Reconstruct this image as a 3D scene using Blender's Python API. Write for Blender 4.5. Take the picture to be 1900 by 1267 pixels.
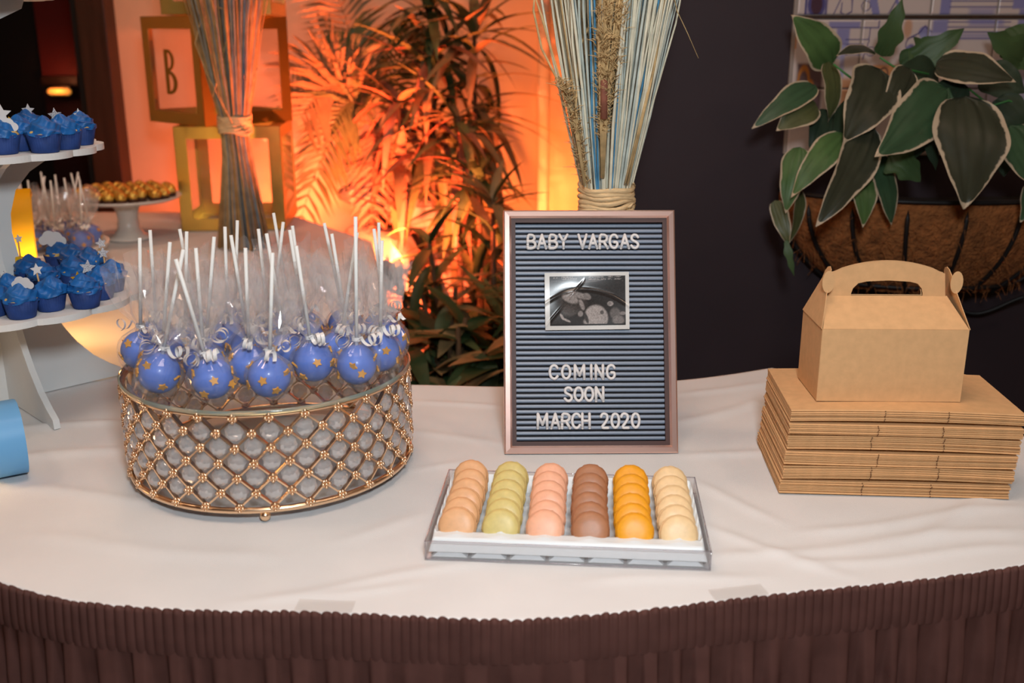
import bpy, math, random
import numpy as np
from mathutils import Vector, Matrix
R = random.Random(7)
for o in list(bpy.data.objects): bpy.data.objects.remove(o)
SC = bpy.context.scene
COL = SC.collection
TZ = 0.75                      # table top height
PI = math.pi
# ------------------------------------------------------------------ camera
FPX, TH = 1900.0, math.radians(16.6)
CAMZ = TZ + 0.57
cam_d = bpy.data.cameras.new('camera'); cam = bpy.data.objects.new('camera', cam_d); COL.objects.link(cam)
cam_d.sensor_width = 36.0; cam_d.lens = 36.0 * FPX / 1900.0
cam.location = (0, 0, CAMZ); cam.rotation_euler = (PI/2 - TH, 0, 0)
cam_d.clip_start = 0.02; cam_d.clip_end = 60
cam_d.dof.use_dof = True; cam_d.dof.focus_distance = 1.42; cam_d.dof.aperture_fstop = 4.5
SC.camera = cam
# ------------------------------------------------------------------ world, lights, exposure
W = bpy.data.worlds.new('world'); SC.world = W; W.use_nodes = True
W.node_tree.nodes['Background'].inputs[0].default_value = (1.0, 0.72, 0.5, 1)
W.node_tree.nodes['Background'].inputs[1].default_value = 0.05
SC.view_settings.view_transform = 'Standard'; SC.view_settings.look = 'None'
SC.view_settings.exposure = 0.0; SC.view_settings.gamma = 1.0; SC.view_settings.use_curve_mapping = False
try:
    SC.cycles.max_bounces = 6; SC.cycles.diffuse_bounces = 2; SC.cycles.glossy_bounces = 3
    SC.cycles.transmission_bounces = 5; SC.cycles.transparent_max_bounces = 26
    SC.cycles.caustics_reflective = False; SC.cycles.caustics_refractive = False
    SC.cycles.use_denoising = True; SC.cycles.sample_clamp_indirect = 4.0; SC.cycles.use_adaptive_sampling = True; SC.cycles.adaptive_threshold = .08
except Exception: pass
def area(name, loc, target, size, power, color, shape='DISK', size_y=None):
    d = bpy.data.lights.new(name, 'AREA'); d.shape = shape; d.size = size; d.energy = power; d.color = color
    if size_y: d.size_y = size_y
    o = bpy.data.objects.new(name, d); COL.objects.link(o); o.location = loc
    o.rotation_euler = (Vector(target) - Vector(loc)).to_track_quat('-Z', 'Y').to_euler()
    return o
# the photographer's flash above the lens and the room's warm ceiling lights
area('camera_flash', (0.10, -0.02, CAMZ + 0.34), (0.05, 1.5, TZ + 0.1), 0.20, 14.5, (0.88, 0.955, 1.0))
area('ceiling_light', (-0.1, 0.75, 2.88), (-0.1, 0.75, 0), 0.9, 15.0, (1.0, 0.77, 0.62))
area('ceiling_light', (-1.6, 1.2, 2.88), (-1.6, 1.2, 0), 0.35, 6.0, (1.0, 0.70, 0.5))
area('ceiling_light', (1.5, 0.4, 2.88), (1.5, 0.4, 0), 0.35, 6.0, (1.0, 0.70, 0.50))
area('ceiling_light', (-0.9, 2.75, 2.88), (-0.9, 2.75, 0), 0.35, 7.0, (1.0, 0.62, 0.36))
# ------------------------------------------------------------------ helpers
def at(px, py, Y):             # the point of the place seen at a pixel, at distance Y (world coordinates)
    u = (px-950)/FPX; v = (633.5-py)/FPX
    d = Vector((u, math.cos(TH)+v*math.sin(TH), -math.sin(TH)+v*math.cos(TH)))
    return d*(Y/d.y) + Vector((0, 0, CAMZ))
def gz(px, py, z=0.0):         # the point seen at a pixel on a level z above the table top
    u = (px-950)/FPX; v = (633.5-py)/FPX
    d = Vector((u, math.cos(TH)+v*math.sin(TH), -math.sin(TH)+v*math.cos(TH)))
    return d*((TZ+z-CAMZ)/d.z) + Vector((0, 0, CAMZ))
class MB:
    def __init__(s): s.v = []; s.f = []
    def add(s, vs, fs):
        n = len(s.v); s.v += [tuple(p) for p in vs]; s.f += [tuple(i+n for i in f) for f in fs]; return s
    def box(s, c, d, M=None):
        x, y, z = (d[0]/2, d[1]/2, d[2]/2)
        vs = [Vector((a*x, b*y, e*z)) for e in (-1, 1) for b in (-1, 1) for a in (-1, 1)]
        if M is not None: vs = [M @ p for p in vs]
        return s.add([p + Vector(c) for p in vs], [(0,2,3,1),(4,5,7,6),(0,1,5,4),(2,6,7,3),(0,4,6,2),(1,3,7,5)])
    def tube(s, pts, r, n=8, caps=True):
        pts = [Vector(p) for p in pts]; m = len(pts)
        rs = r if isinstance(r, (list, tuple)) else [r]*m
        vs = []; nrm = None
        for i, p in enumerate(pts):
            t = (pts[min(i+1, m-1)] - pts[max(i-1, 0)])
            if t.length < 1e-9: t = Vector((0, 0, 1))
            t.normalize()
            if nrm is None:
                a = Vector((0, 0, 1)) if abs(t.z) < .9 else Vector((1, 0, 0)); nrm = t.cross(a).normalized()
            else:
                nrm = nrm - t*nrm.dot(t)
                if nrm.length < 1e-6: nrm = t.orthogonal()
                nrm.normalize()
            b = t.cross(nrm)
            for k in range(n):
                a = 2*PI*k/n; vs.append(p + (nrm*math.cos(a) + b*math.sin(a))*rs[i])
        fs = [(i*n+k, i*n+(k+1) % n, (i+1)*n+(k+1) % n, (i+1)*n+k) for i in range(m-1) for k in range(n)]
        if caps: fs += [tuple(range(n-1, -1, -1)), tuple((m-1)*n+k for k in range(n))]
        return s.add(vs, fs)
    def ring(s, Rr, r, z=0, n=72, m=8, c=(0, 0)):
        vs = [(c[0]+(Rr+r*math.cos(2*PI*j/m))*math.cos(2*PI*i/n), c[1]+(Rr+r*math.cos(2*PI*j/m))*math.sin(2*PI*i/n), z+r*math.sin(2*PI*j/m)) for i in range(n) for j in range(m)]
        return s.add(vs, [(i*m+j, ((i+1) % n)*m+j, ((i+1) % n)*m+(j+1) % m, i*m+(j+1) % m) for i in range(n) for j in range(m)])
    def lathe(s, prof, n=32, M=None, fn=None):
        vs = []
        for (r, z) in prof:
            for k in range(n):
                a = 2*PI*k/n; rr = r*(fn(a, z, r) if fn else 1)
                p = Vector((rr*math.cos(a), rr*math.sin(a), z)); vs.append(M @ p if M is not None else p)
        fs = [(i*n+k, i*n+(k+1) % n, (i+1)*n+(k+1) % n, (i+1)*n+k) for i in range(len(prof)-1) for k in range(n)]
        if prof[0][0] > 1e-6: fs.append(tuple(range(n-1, -1, -1)))
        if prof[-1][0] > 1e-6: fs.append(tuple((len(prof)-1)*n+k for k in range(n)))
        return s.add(vs, fs)
    def prism(s, out, z0, z1, M=None):
        n = len(out)
        vs = [Vector((x, y, z)) for z in (z0, z1) for (x, y) in out]
        if M is not None: vs = [M @ p for p in vs]
        return s.add(vs, [tuple(range(n-1, -1, -1)), tuple(range(n, 2*n))] + [(i, (i+1) % n, n+(i+1) % n, n+i) for i in range(n)])
    def ball(s, c, r, n=12, m=8, sz=1.0):
        prof = [(r*math.sin(PI*i/m), -r*sz*math.cos(PI*i/m)) for i in range(m+1)]
        prof[0] = (r*.02, prof[0][1]); prof[-1] = (r*.02, prof[-1][1])
        return s.lathe(prof, n, Matrix.Translation(c))
    def grid(s, P):              # P[i][j] points
        n, m = len(P), len(P[0])
        return s.add([p for row in P for p in row], [(i*m+j, i*m+j+1, (i+1)*m+j+1, (i+1)*m+j) for i in range(n-1) for j in range(m-1)])
    def mesh(s, name, smooth=False):
        me = bpy.data.meshes.new(name); me.from_pydata(s.v, [], s.f); me.update()
        if smooth: me.polygons.foreach_set('use_smooth', [True]*len(me.polygons))
        return me
    def build(s, name, mat, parent=None, smooth=False, loc=None, rot=None, bev=0, solid=0, auto=False):
        o = obj(name, s.mesh(name, smooth), mat, parent, loc, rot)
        if solid:
            m = o.modifiers.new('solid', 'SOLIDIFY'); m.thickness = solid; m.offset = 0
        if bev:
            m = o.modifiers.new('bev', 'BEVEL'); m.width = bev; m.segments = 2; m.limit_method = 'ANGLE'
        if auto: o.data.set_sharp_from_angle(angle=math.radians(35))
        return o
def obj(name, me, mat, parent=None, loc=None, rot=None, M=None):
    o = bpy.data.objects.new(name, me); COL.objects.link(o)
    if mat is not None and not len(me.materials): me.materials.append(mat)
    if parent is not None: o.parent = parent
    if M is not None: o.matrix_basis = M
    if loc is not None: o.location = loc
    if rot is not None: o.rotation_euler = rot
    return o
def tag(o, label=None, cat=None, group=None, kind=None):
    if label: o['label'] = label
    if cat: o['category'] = cat
    if group: o['group'] = group
    if kind: o['kind'] = kind
    return o
def thing(name, label, cat, loc=(0, 0, 0), rotz=0, group=None, M=None):
    o = bpy.data.objects.new(name, None); o.empty_display_size = .02; COL.objects.link(o)
    if M is not None: o.matrix_basis = M
    else: o.location = loc; o.rotation_euler = (0, 0, rotz)
    return tag(o, label, cat, group)
def struct(o): o['kind'] = 'structure'; return o
ORD = ['first','second','third','fourth','fifth','sixth','seventh','eighth','ninth','tenth','eleventh','twelfth','thirteenth','fourteenth','fifteenth','sixteenth','seventeenth','eighteenth','nineteenth','twentieth']
def ordn(i):
    if i < 20: return ORD[i]
    t = {2:'twenty',3:'thirty',4:'forty'}[(i+1)//10]; u = (i+1) % 10
    return (t + '-' + ORD[u-1]) if u else {2:'twentieth',3:'thirtieth',4:'fortieth'}[(i+1)//10]
def frameM(p, y, n):             # a frame at p with local +Y along y and local +Z near n
    y = Vector(y).normalized(); n = Vector(n)
    x = y.cross(n)
    if x.length < 1e-6: x = y.orthogonal()
    x.normalize(); z = x.cross(y)
    M = Matrix((x, y, z)).transposed().to_4x4(); M.translation = p
    return M
def star2(r, k=.45, n=5, a0=PI/2): return [((r if i % 2 == 0 else r*k)*math.cos(a0+i*PI/n), (r if i % 2 == 0 else r*k)*math.sin(a0+i*PI/n)) for i in range(2*n)]
# ------------------------------------------------------------------ materials
def srgb(r, g, b): return tuple(((c/255)/12.92 if c/255 <= .04045 else ((c/255+.055)/1.055)**2.4) for c in (r, g, b))
def pm(name, col, rough=.5, metal=0., var=0., vs=20., bump=0., bs=60., spec=.5, trans=0., ior=1.45, coat=0., sheen=0., em=None, ems=0., attr=None, sss=0., stretch=None, bdist=.002):
    m = bpy.data.materials.new(name); m.use_nodes = True; nt = m.node_tree; b = nt.nodes['Principled BSDF']; N = nt.nodes; L = nt.links
    c = (*col, 1)
    b.inputs['Base Color'].default_value = c; b.inputs['Roughness'].default_value = rough; b.inputs['Metallic'].default_value = metal
    b.inputs['Specular IOR Level'].default_value = spec; b.inputs['Transmission Weight'].default_value = trans; b.inputs['IOR'].default_value = ior
    b.inputs['Coat Weight'].default_value = coat; b.inputs['Coat Roughness'].default_value = .1; b.inputs['Sheen Weight'].default_value = sheen
    if sss: b.inputs['Subsurface Weight'].default_value = sss; b.inputs['Subsurface Radius'].default_value = (.004, .003, .002)
    if em: b.inputs['Emission Color'].default_value = (*em, 1); b.inputs['Emission Strength'].default_value = ems
    tc = N.new('ShaderNodeTexCoord'); src = tc.outputs['Object']
    if stretch:
        mp = N.new('ShaderNodeMapping'); mp.inputs['Scale'].default_value = stretch; L.new(src, mp.inputs['Vector']); src = mp.outputs['Vector']
    base = None
    if attr:
        at_ = N.new('ShaderNodeAttribute'); at_.attribute_name = attr; base = at_.outputs['Color']; L.new(base, b.inputs['Base Color'])
    if var:
        nz = N.new('ShaderNodeTexNoise'); nz.inputs['Scale'].default_value = vs; nz.inputs['Detail'].default_value = 5; L.new(src, nz.inputs['Vector'])
        mr = N.new('ShaderNodeMapRange'); mr.inputs['From Min'].default_value = .3; mr.inputs['From Max'].default_value = .7
        mr.inputs['To Min'].default_value = 1-var; mr.inputs['To Max'].default_value = 1+var*.6; L.new(nz.outputs['Fac'], mr.inputs['Value'])
        mx = N.new('ShaderNodeMix'); mx.data_type = 'RGBA'; mx.blend_type = 'MULTIPLY'; mx.inputs[0].default_value = 1
        if base: L.new(base, mx.inputs[6])
        else: mx.inputs[6].default_value = c
        L.new(mr.outputs['Result'], mx.inputs[7]); L.new(mx.outputs[2], b.inputs['Base Color'])
    if bump:
        nb = N.new('ShaderNodeTexNoise'); nb.inputs['Scale'].default_value = bs; nb.inputs['Detail'].default_value = 4; L.new(src, nb.inputs['Vector'])
        bp = N.new('ShaderNodeBump'); bp.inputs['Strength'].default_value = bump; bp.inputs['Distance'].default_value = bdist
        L.new(nb.outputs['Fac'], bp.inputs['Height']); L.new(bp.outputs['Normal'], b.inputs['Normal'])
    return m
def film(name, tint, gloss, haze, hazecol, rough=.12, bump=0., bs=90., gcol=(1, 1, 1), fmax=.55):    # thin clear film or sheet: see-through, a reflection, a little haze
    m = bpy.data.materials.new(name); m.use_nodes = True; nt = m.node_tree; N = nt.nodes; L = nt.links
    N.remove(N['Principled BSDF']); out = N['Material Output']
    t = N.new('ShaderNodeBsdfTransparent'); t.inputs[0].default_value = (*tint, 1)
    g = N.new('ShaderNodeBsdfGlossy'); g.inputs['Roughness'].default_value = rough; g.inputs['Color'].default_value = (*gcol, 1)
    d = N.new('ShaderNodeBsdfDiffuse'); d.inputs[0].default_value = (*hazecol, 1)
    lw = N.new('ShaderNodeLayerWeight'); lw.inputs['Blend'].default_value = .5
    pw = N.new('ShaderNodeMath'); pw.operation = 'POWER'; pw.inputs[1].default_value = 3.0; L.new(lw.outputs['Facing'], pw.inputs[0])
    fr = N.new('ShaderNodeMapRange'); fr.inputs['To Min'].default_value = gloss*.35; fr.inputs['To Max'].default_value = min(1, gloss*.35+fmax); L.new(pw.outputs[0], fr.inputs['Value'])
    m1 = N.new('ShaderNodeMixShader'); m1.inputs[0].default_value = haze; L.new(t.outputs[0], m1.inputs[1]); L.new(d.outputs[0], m1.inputs[2])
    m2 = N.new('ShaderNodeMixShader'); L.new(fr.outputs['Result'], m2.inputs[0]); L.new(m1.outputs[0], m2.inputs[1]); L.new(g.outputs[0], m2.inputs[2])
    L.new(m2.outputs[0], out.inputs['Surface'])
    if bump:
        tc = N.new('ShaderNodeTexCoord'); nb = N.new('ShaderNodeTexNoise'); nb.inputs['Scale'].default_value = bs; L.new(tc.outputs['Object'], nb.inputs['Vector'])
        bp = N.new('ShaderNodeBump'); bp.inputs['Strength'].default_value = bump; bp.inputs['Distance'].default_value = .004
        L.new(nb.outputs['Fac'], bp.inputs['Height'])
        for q in (g, d): L.new(bp.outputs['Normal'], q.inputs['Normal'])
        L.new(bp.outputs['Normal'], lw.inputs['Normal'])
    return m
M = {}
M['cloth'] = pm('white_cloth', (.80, .78, .77), .85, var=.04, vs=9, bump=.25, bs=900, spec=.2, sheen=.1)
M['skirt'] = pm('brown_polyester', srgb(92, 60, 54), .7, var=.15, vs=30, spec=.15)
M['gold'] = pm('rose_gold_metal', (.97, .68, .44), .28, 1.0)
M['goldfoil'] = pm('gold_foil', (.86, .64, .17), .30, 1.0, bump=.12, bs=14, bdist=.01)
M['crystal'] = film('crystal', (.99, .98, .98), .55, .26, (1, .97, .97), .03)
M['white_board'] = pm('white_foam_board', (.77, .78, .78), .55, spec=.3, var=.03, vs=15)
M['white_china'] = pm('white_china', (.82, .79, .75), .22, spec=.5)
M['kraft'] = pm('kraft_card', srgb(224, 176, 126), .75, var=.07, vs=90, bump=.08, bs=300, spec=.2)
M['kraft_dark'] = pm('kraft_shadow_notch', srgb(120, 80, 50), .8)  # darker brown for the small perforation notches
M['darkwall'] = pm('dark_paint', srgb(55, 44, 49), .6, var=.12, vs=3, bump=.1, bs=80, spec=.3)
M['cream'] = pm('cream_plaster', srgb(225, 200, 170), .85, var=.05, vs=4, bump=.1, bs=120, spec=.15)
M['darkwood'] = pm('dark_wood', srgb(58, 38, 26), .45, var=.35, vs=6, stretch=(8, 8, .6), spec=.4)
M['black'] = pm('black_paint', srgb(22, 18, 18), .6)
M['maroon'] = pm('maroon_paint', srgb(110, 30, 24), .6, var=.2, vs=3)
M['floor'] = pm('dark_carpet', srgb(60, 45, 38), .95, var=.3, vs=25)
M['ceil'] = pm('ceiling_paint', srgb(225, 215, 200), .9, var=.03)
# ------------------------------------------------------------------ the room
def wallbox(name, x0, x1, y0, y1, z0, z1, mat): return struct(MB().box(((x0+x1)/2, (y0+y1)/2, (z0+z1)/2), (x1-x0, y1-y0, z1-z0)).build(name, M[mat]))
wallbox('floor', -3.3, 3.1, -2.6, 6.0, -.06, 0, 'floor')
wallbox('ceiling', -3.3, 3.1, -2.6, 6.0, 2.9, 2.96, 'ceil')
wallbox('wall_back', -1.478, 3.0, 4.0, 4.12, 0, 2.9, 'cream')
wallbox('wall_left', -3.3, -3.2, -2.6, 6.0, 0, 2.9, 'cream')
wallbox('wall_front', -3.2, 3.0, -2.6, -2.5, 0, 2.9, 'cream')
wallbox('wall_right', 3.0, 3.1, -2.6, 6.0, 0, 2.9, 'cream')
wallbox('wall_partition', .272, 3.0, 2.3, 2.42, 0, 2.9, 'darkwall')
struct(MB().box((.262, 2.36, 1.45), (.02, .13, 2.9)).build('trim_1', M['darkwood'], bev=.003))
# lit corner pilaster with a rounded bead along its edge
wallbox('wall_pilaster', .10, .52, 3.72, 4.0, 0, 2.9, 'cream')
bead = MB().tube([(.112, 3.715, 0), (.112, 3.715, 2.9)], .02, 12); struct(bead.build('trim_2', M['ceil'], smooth=True))
struct(MB().box((.30, 3.712, 1.45), (.012, .02, 2.9)).build('trim_3', M['cream']))
# dark timber door opening at the left
d = MB().box((-1.531, 4.0, 1.45), (.106, .2, 2.9)); d1 = struct(d.build('door_1', M['darkwood'], bev=.004))
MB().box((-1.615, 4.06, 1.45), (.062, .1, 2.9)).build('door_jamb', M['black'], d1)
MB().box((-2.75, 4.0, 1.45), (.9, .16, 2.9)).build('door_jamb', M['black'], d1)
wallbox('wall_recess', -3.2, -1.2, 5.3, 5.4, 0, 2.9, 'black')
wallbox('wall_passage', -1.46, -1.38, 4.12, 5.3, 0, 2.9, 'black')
p0, p1 = at(74, 150, 5.2), at(140, 150, 5.2)
dr = thing('red_door_panel', 'dim maroon door leaf in the dark passage behind the cupcake tower', 'door', (0, 0, 0))
MB().box(((p0.x+p1.x)/2, 5.25, p0.z+.75), (p1.x-p0.x, .03, 1.46)).build('upper_panel', M['maroon'], dr)
MB().box(((p0.x+p1.x)/2, 5.25, p0.z/2-.02), (p1.x-p0.x, .03, p0.z-.05)).build('lower_panel', pm('deep_maroon', srgb(50, 18, 17), .5), dr)
MB().box(((p0.x+p1.x)/2, 5.24, p0.z), (p1.x-p0.x, .05, .04)).build('rail', M['darkwood'], dr)
dr['kind'] = 'structure'; del dr['category']; dr.name = 'door_2'
lp = at(110, 170, 5.12)
am = thing('wall_lamp', 'small amber lamp glowing on the dark passage door', 'lamp', lp)  # glowing tube put in for an amber reflection on the door
MB().box((0, .035, 0), (.09, .03, .05)).build('lamp_base', M['darkwood'], am, bev=.004)
MB().tube([(-.055, 0, 0), (-.045, 0, 0), (.045, 0, 0), (.055, 0, 0)], [.008, .016, .016, .008], 12).build('lamp_tube', pm('amber_glow', (.9, .4, .08), .4, em=(1, .36, .05), ems=.7), am, smooth=True)
_pl = bpy.data.lights.new('wall_lamp_glow', 'POINT'); _pl.energy = .8; _pl.color = (1, .3, .12); _pl.shadow_soft_size = .03  # point light added to brighten the dim maroon panel
_po = bpy.data.objects.new('wall_lamp_glow', _pl); COL.objects.link(_po); _po.location = lp + Vector((0, -.06, .02))
# ------------------------------------------------------------------ tables
def resample(pts, n):
    P = np.array(pts, float)
    for _ in range(3):            # Chaikin smoothing, end points kept
        Q = [P[0]]
        for a, b in zip(P[:-1], P[1:]): Q += [a*.75+b*.25, a*.25+b*.75]
        Q.append(P[-1]); P = np.array(Q)
    s = np.r_[0, np.cumsum(np.linalg.norm(np.diff(P, axis=0), axis=1))]
    t = np.linspace(0, s[-1], n)
    return np.c_[np.interp(t, s, P[:, 0]), np.interp(t, s, P[:, 1])], s[-1]
FRONT = [(-1.16, 1.62), (-1.09, 1.42), (-.97, 1.26), (-.83, 1.145), (-.68, 1.055), (-.556, .991), (-.483, .958), (-.419, .942), (-.303, .930), (-.234, .932), (-.162, .927), (-.078, .919), (0, .914), (.05, .919), (.135, .933), (.223, .953), (.314, .971), (.438, .992), (.566, 1.024), (.7, 1.07), (.83, 1.125), (.96, 1.2)]
BACK = [(-1.1, 1.66), (-.9, 1.66), (-.5, 1.66), (-.174, 1.65), (-.014, 1.634), (.13, 1.640), (.286, 1.668), (.378, 1.700), (.468, 1.742)]
BT_R = [(-.176, 1.662), (-.404, 2.91), (-.771, 3.43)]        # right rim of the rear table
def rnd_noise(seed, k=26, fmax=9.):
    r = random.Random(seed); W_ = [(r.uniform(-fmax, fmax), r.uniform(-fmax, fmax), r.uniform(0, 6.3), r.uniform(.3, 1)) for _ in range(k)]
    def f(x, y): return sum(a*np.sin(p*x+q*y+c) for p, q, c, a in W_)/k
    return f
nz1, nz2 = rnd_noise(3, 18, 14), rnd_noise(5, 18, 40)
def seg(p, q, w, h): a, b = gz(*p), gz(*q); return (a.x, a.y, b.x, b.y, w, h)
FOLDS = [seg((450, 1118), (880, 1052), .009, .0022), seg((560, 1108), (760, 1090), .008, .002), seg((0, 800), (240, 786), .012, .0035), seg((0, 856), (235, 838), .016, .004), seg((40, 910), (300, 935), .014, .003),
         seg((1270, 735), (1420, 712), .012, .003), seg((1260, 790), (1420, 742), .014, .003), seg((1290, 900), (1440, 965), .010, .0028), seg((1310, 985), (1560, 1065), .010, .0028), seg((1330, 1040), (1890, 985), .012, .003),
         seg((1500, 990), (1890, 945), .011, .003), seg((1480, 1050), (1890, 1020), .010, .0025), seg((770, 745), (930, 760), .010, .0025), seg((770, 800), (930, 830), .012, .002), seg((60, 1000), (500, 1040), .016, .002), seg((780, 870), (860, 860), .01, .002),
         seg((640, 1000), (780, 960), .012, .002), seg((1280, 850), (1430, 838), .012, .003), seg((1700, 1000), (1890, 900), .012, .003), seg((1100, 1085), (1400, 1070), .010, .0022), seg((130, 700), (235, 672), .012, .003)]
def cloth_z(x, y):
    z = .0022 + .0012*nz1(x*1.0, y*1.3) + .0005*nz2(x, y)
    for ax, ay, bx, by, w, h in FOLDS:
        dx, dy = bx-ax, by-ay; L = math.hypot(dx, dy)
        t = ((x-ax)*dx+(y-ay)*dy)/L; dd = ((x-ax)*dy-(y-ay)*dx)/L + .006*np.sin(t*21+ax*9)
        env = np.clip(np.minimum(t+.03, L+.03-t)/.06, 0, 1)
        z = z + h*env*np.exp(-(dd/w)**2)
    return np.maximum(z, .0006)
def npgrid(X, Y, Z, name, mat, smooth=True):
    n, m = X.shape; V = np.stack([X, Y, Z], -1).reshape(-1, 3)
    i = np.arange(n*m).reshape(n, m); F = np.stack([i[:-1, :-1], i[:-1, 1:], i[1:, 1:], i[1:, :-1]], -1).reshape(-1, 4)
    me = bpy.data.meshes.new(name); me.from_pydata(V.tolist(), [], F.tolist()); me.update()
    if smooth: me.polygons.foreach_set('use_smooth', [True]*len(me.polygons))
    return obj(name, me, mat)
ns, nt_ = 420, 170
Fp, FL = resample(FRONT, ns); Bp, _ = resample(BACK, ns)
# table slab under the cloth
tb = thing('serpentine_table', 'long curved buffet table under the white cloth and brown skirt', 'table', (0, 0, 0))
out = [tuple(p) for p in Fp[::6]] + [tuple(p) for p in Bp[::-6]]
MB().prism(out, TZ-.025, TZ-.002).build('tabletop', M['darkwood'], tb)
for x, y in ((-.9, 1.55), (-.5, 1.1), (.0, 1.5), (.5, 1.5), (.6, 1.15)):
    MB().tube([(x, y, 0), (x, y, TZ-.02)], .016, 10).build('leg', M['black'], tb)
t = np.r_[0, np.linspace(0, 1, nt_), 1, 1]
X = np.zeros((ns, len(t))); Y = X.copy(); Z = X.copy()
for k, tv in enumerate(t):
    P = Bp*(1-tv)+Fp*tv; X[:, k] = P[:, 0]; Y[:, k] = P[:, 1]
Z[:] = TZ + cloth_z(X, Y)
edge = np.minimum(np.arange(len(t)), 3)
Z[:, 0] = np.where(X[:, 0] < -.18, TZ+.001, TZ-.16); Y[:, 0] += .012
Z[:, -2] = TZ-.02; Z[:, -1] = TZ-.12
for k in (-2, -1): Y[:, k] -= .004
Z[-1, :] = TZ-.15; X[-1, :] += .01
cl = npgrid(X, Y, Z, 'tablecloth', M['cloth'])
tag(cl, 'creased white tablecloth spread over the curved front table', 'tablecloth')
# rear table with its own cloth
bt = thing('rear_table', 'rear display table under white cloth behind the cupcake tower', 'table', (0, 0, 0))
RB = [(-2.3, 1.69), (-.186, 1.69), (-.404, 2.91), (-.771, 3.43), (-2.3, 3.43)]
MB().prism(RB, TZ-.025, TZ-.004).build('tabletop', M['darkwood'], bt)
for x, y in ((-2.2, 1.8), (-.3, 1.8), (-.85, 3.2), (-2.2, 3.3)): MB().tube([(x, y, 0), (x, y, TZ-.02)], .016, 10).build('leg', M['black'], bt)
n2, m2 = 90, 120
yy = np.linspace(1.640, 3.43, n2); xr = np.interp(yy, [1.664, 2.91, 3.43], [-.176, -.404, -.771])
X = np.zeros((n2+1, m2+1)); Y = X.copy(); Z = X.copy()
for i in range(n2):
    X[i, :m2] = np.linspace(-2.3, xr[i], m2); X[i, m2] = xr[i]+.012; Y[i, :] = yy[i]
X[n2] = X[n2-1]; Y[n2] = 3.442
nz3 = rnd_noise(11, 20, 9)
Z[:] = TZ + .0004 + np.clip((Y-1.66)*.03, 0, .0016) + .0025*np.abs(nz3(X, Y))*np.clip((Y-1.66)*8, 0, 1); Z[:, m2] = TZ-.2; Z[n2, :] = TZ-.2
rc = npgrid(X, Y, Z, 'tablecloth', M['cloth']); tag(rc, 'white cloth on the rear table under the gold boxes and cake stands', 'tablecloth')
# gathered brown skirt round the front rim
n3 = 2600
P3, L3 = resample(FRONT, n3); T3 = np.gradient(P3, axis=0); T3 /= np.linalg.norm(T3, axis=1)[:, None]
N3 = np.c_[T3[:, 1], -T3[:, 0]]
s3 = np.linspace(0, L3, n3)
sk = thing('table_skirt', 'dark brown gathered table skirt with shirred band along the table front', 'table skirt', (0, 0, 0))
ph = s3*2*PI/.0102 + .8*np.sin(s3*37) + .6*np.sin(s3*91+1)
tooth = (np.abs(np.sin(ph/2)))**.7
rows = [(.0015, .002, 0), (.0065, .006, 1), (.008, .0085, 1), (.003, .0105, .8), (-.01, .0115, .6), (-.022, .0125, .45), (-.034, .0130, .45), (-.043, .0125, .3)]
X = np.zeros((len(rows), n3)); Y = X.copy(); Z = X.copy()
for i, (z, off, a) in enumerate(rows):
    o_ = off + .0022*a*(tooth-.5)*2; jit = .0008*np.sin(s3*190+2*np.sin(s3*40))
    X[i] = P3[:, 0]+N3[:, 0]*o_; Y[i] = P3[:, 1]+N3[:, 1]*o_
    Z[i] = TZ + z + (a*(.0060*(tooth-.6)+jit) if i < 3 else 0) + .002*np.sin(s3*9)*(1 if i > 3 else 0)
npgrid(X, Y, Z, 'shirred_band', M['skirt']).parent = sk
rs = random.Random(4); pl = np.zeros(n3)
for _ in range(46):
    lam = rs.uniform(.018, .06); pl += rs.uniform(.3, 1)*np.sin(s3*2*PI/lam + rs.uniform(0, 6.3))
pl /= 3.6
zr = np.linspace(-.040, -.74, 26)
X = np.zeros((26, n3)); Y = X.copy(); Z = X.copy()
for i, z in enumerate(zr):
    a = min(1, i/2.)*(.0065+.006*i/25)
    o_ = .0125 + a*(np.tanh(np.roll(pl, int(3*np.sin(i*.5)))*1.6)) + .004*min(1, i/3)
    X[i] = P3[:, 0]+N3[:, 0]*o_; Y[i] = P3[:, 1]+N3[:, 1]*o_; Z[i] = TZ+z
npgrid(X, Y, Z, 'pleated_drop', M['skirt']).parent = sk
# clear clips that hold the skirt
clipm = film('clear_plastic', (.98, .975, .97), .06, .05, (.9, .85, .83), .1, fmax=.12)
for px, py, lb in ((606, 1128, 'clear plastic skirt clip on the table edge below the gold stand'), (1372, 1108, 'clear plastic skirt clip on the table edge below the kraft boxes')):
    p = gz(px, py); j = int(np.argmin((P3[:, 0]-p.x)**2+(P3[:, 1]-p.y)**2)); tdir = Vector((*T3[j], 0)); nd = Vector((*N3[j], 0))
    c = thing('skirt_clip', lb, 'clip', (P3[j][0], P3[j][1], TZ+.004), math.atan2(tdir.y, tdir.x), 'table skirt clips')
    MB().box((0, .009, .0008), (.060, .022, .0012)).build('top_jaw', clipm, c, bev=.0005)
    MB().box((0, -.0045, -.006), (.056, .0012, .015)).build('front_jaw', clipm, c)
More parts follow.
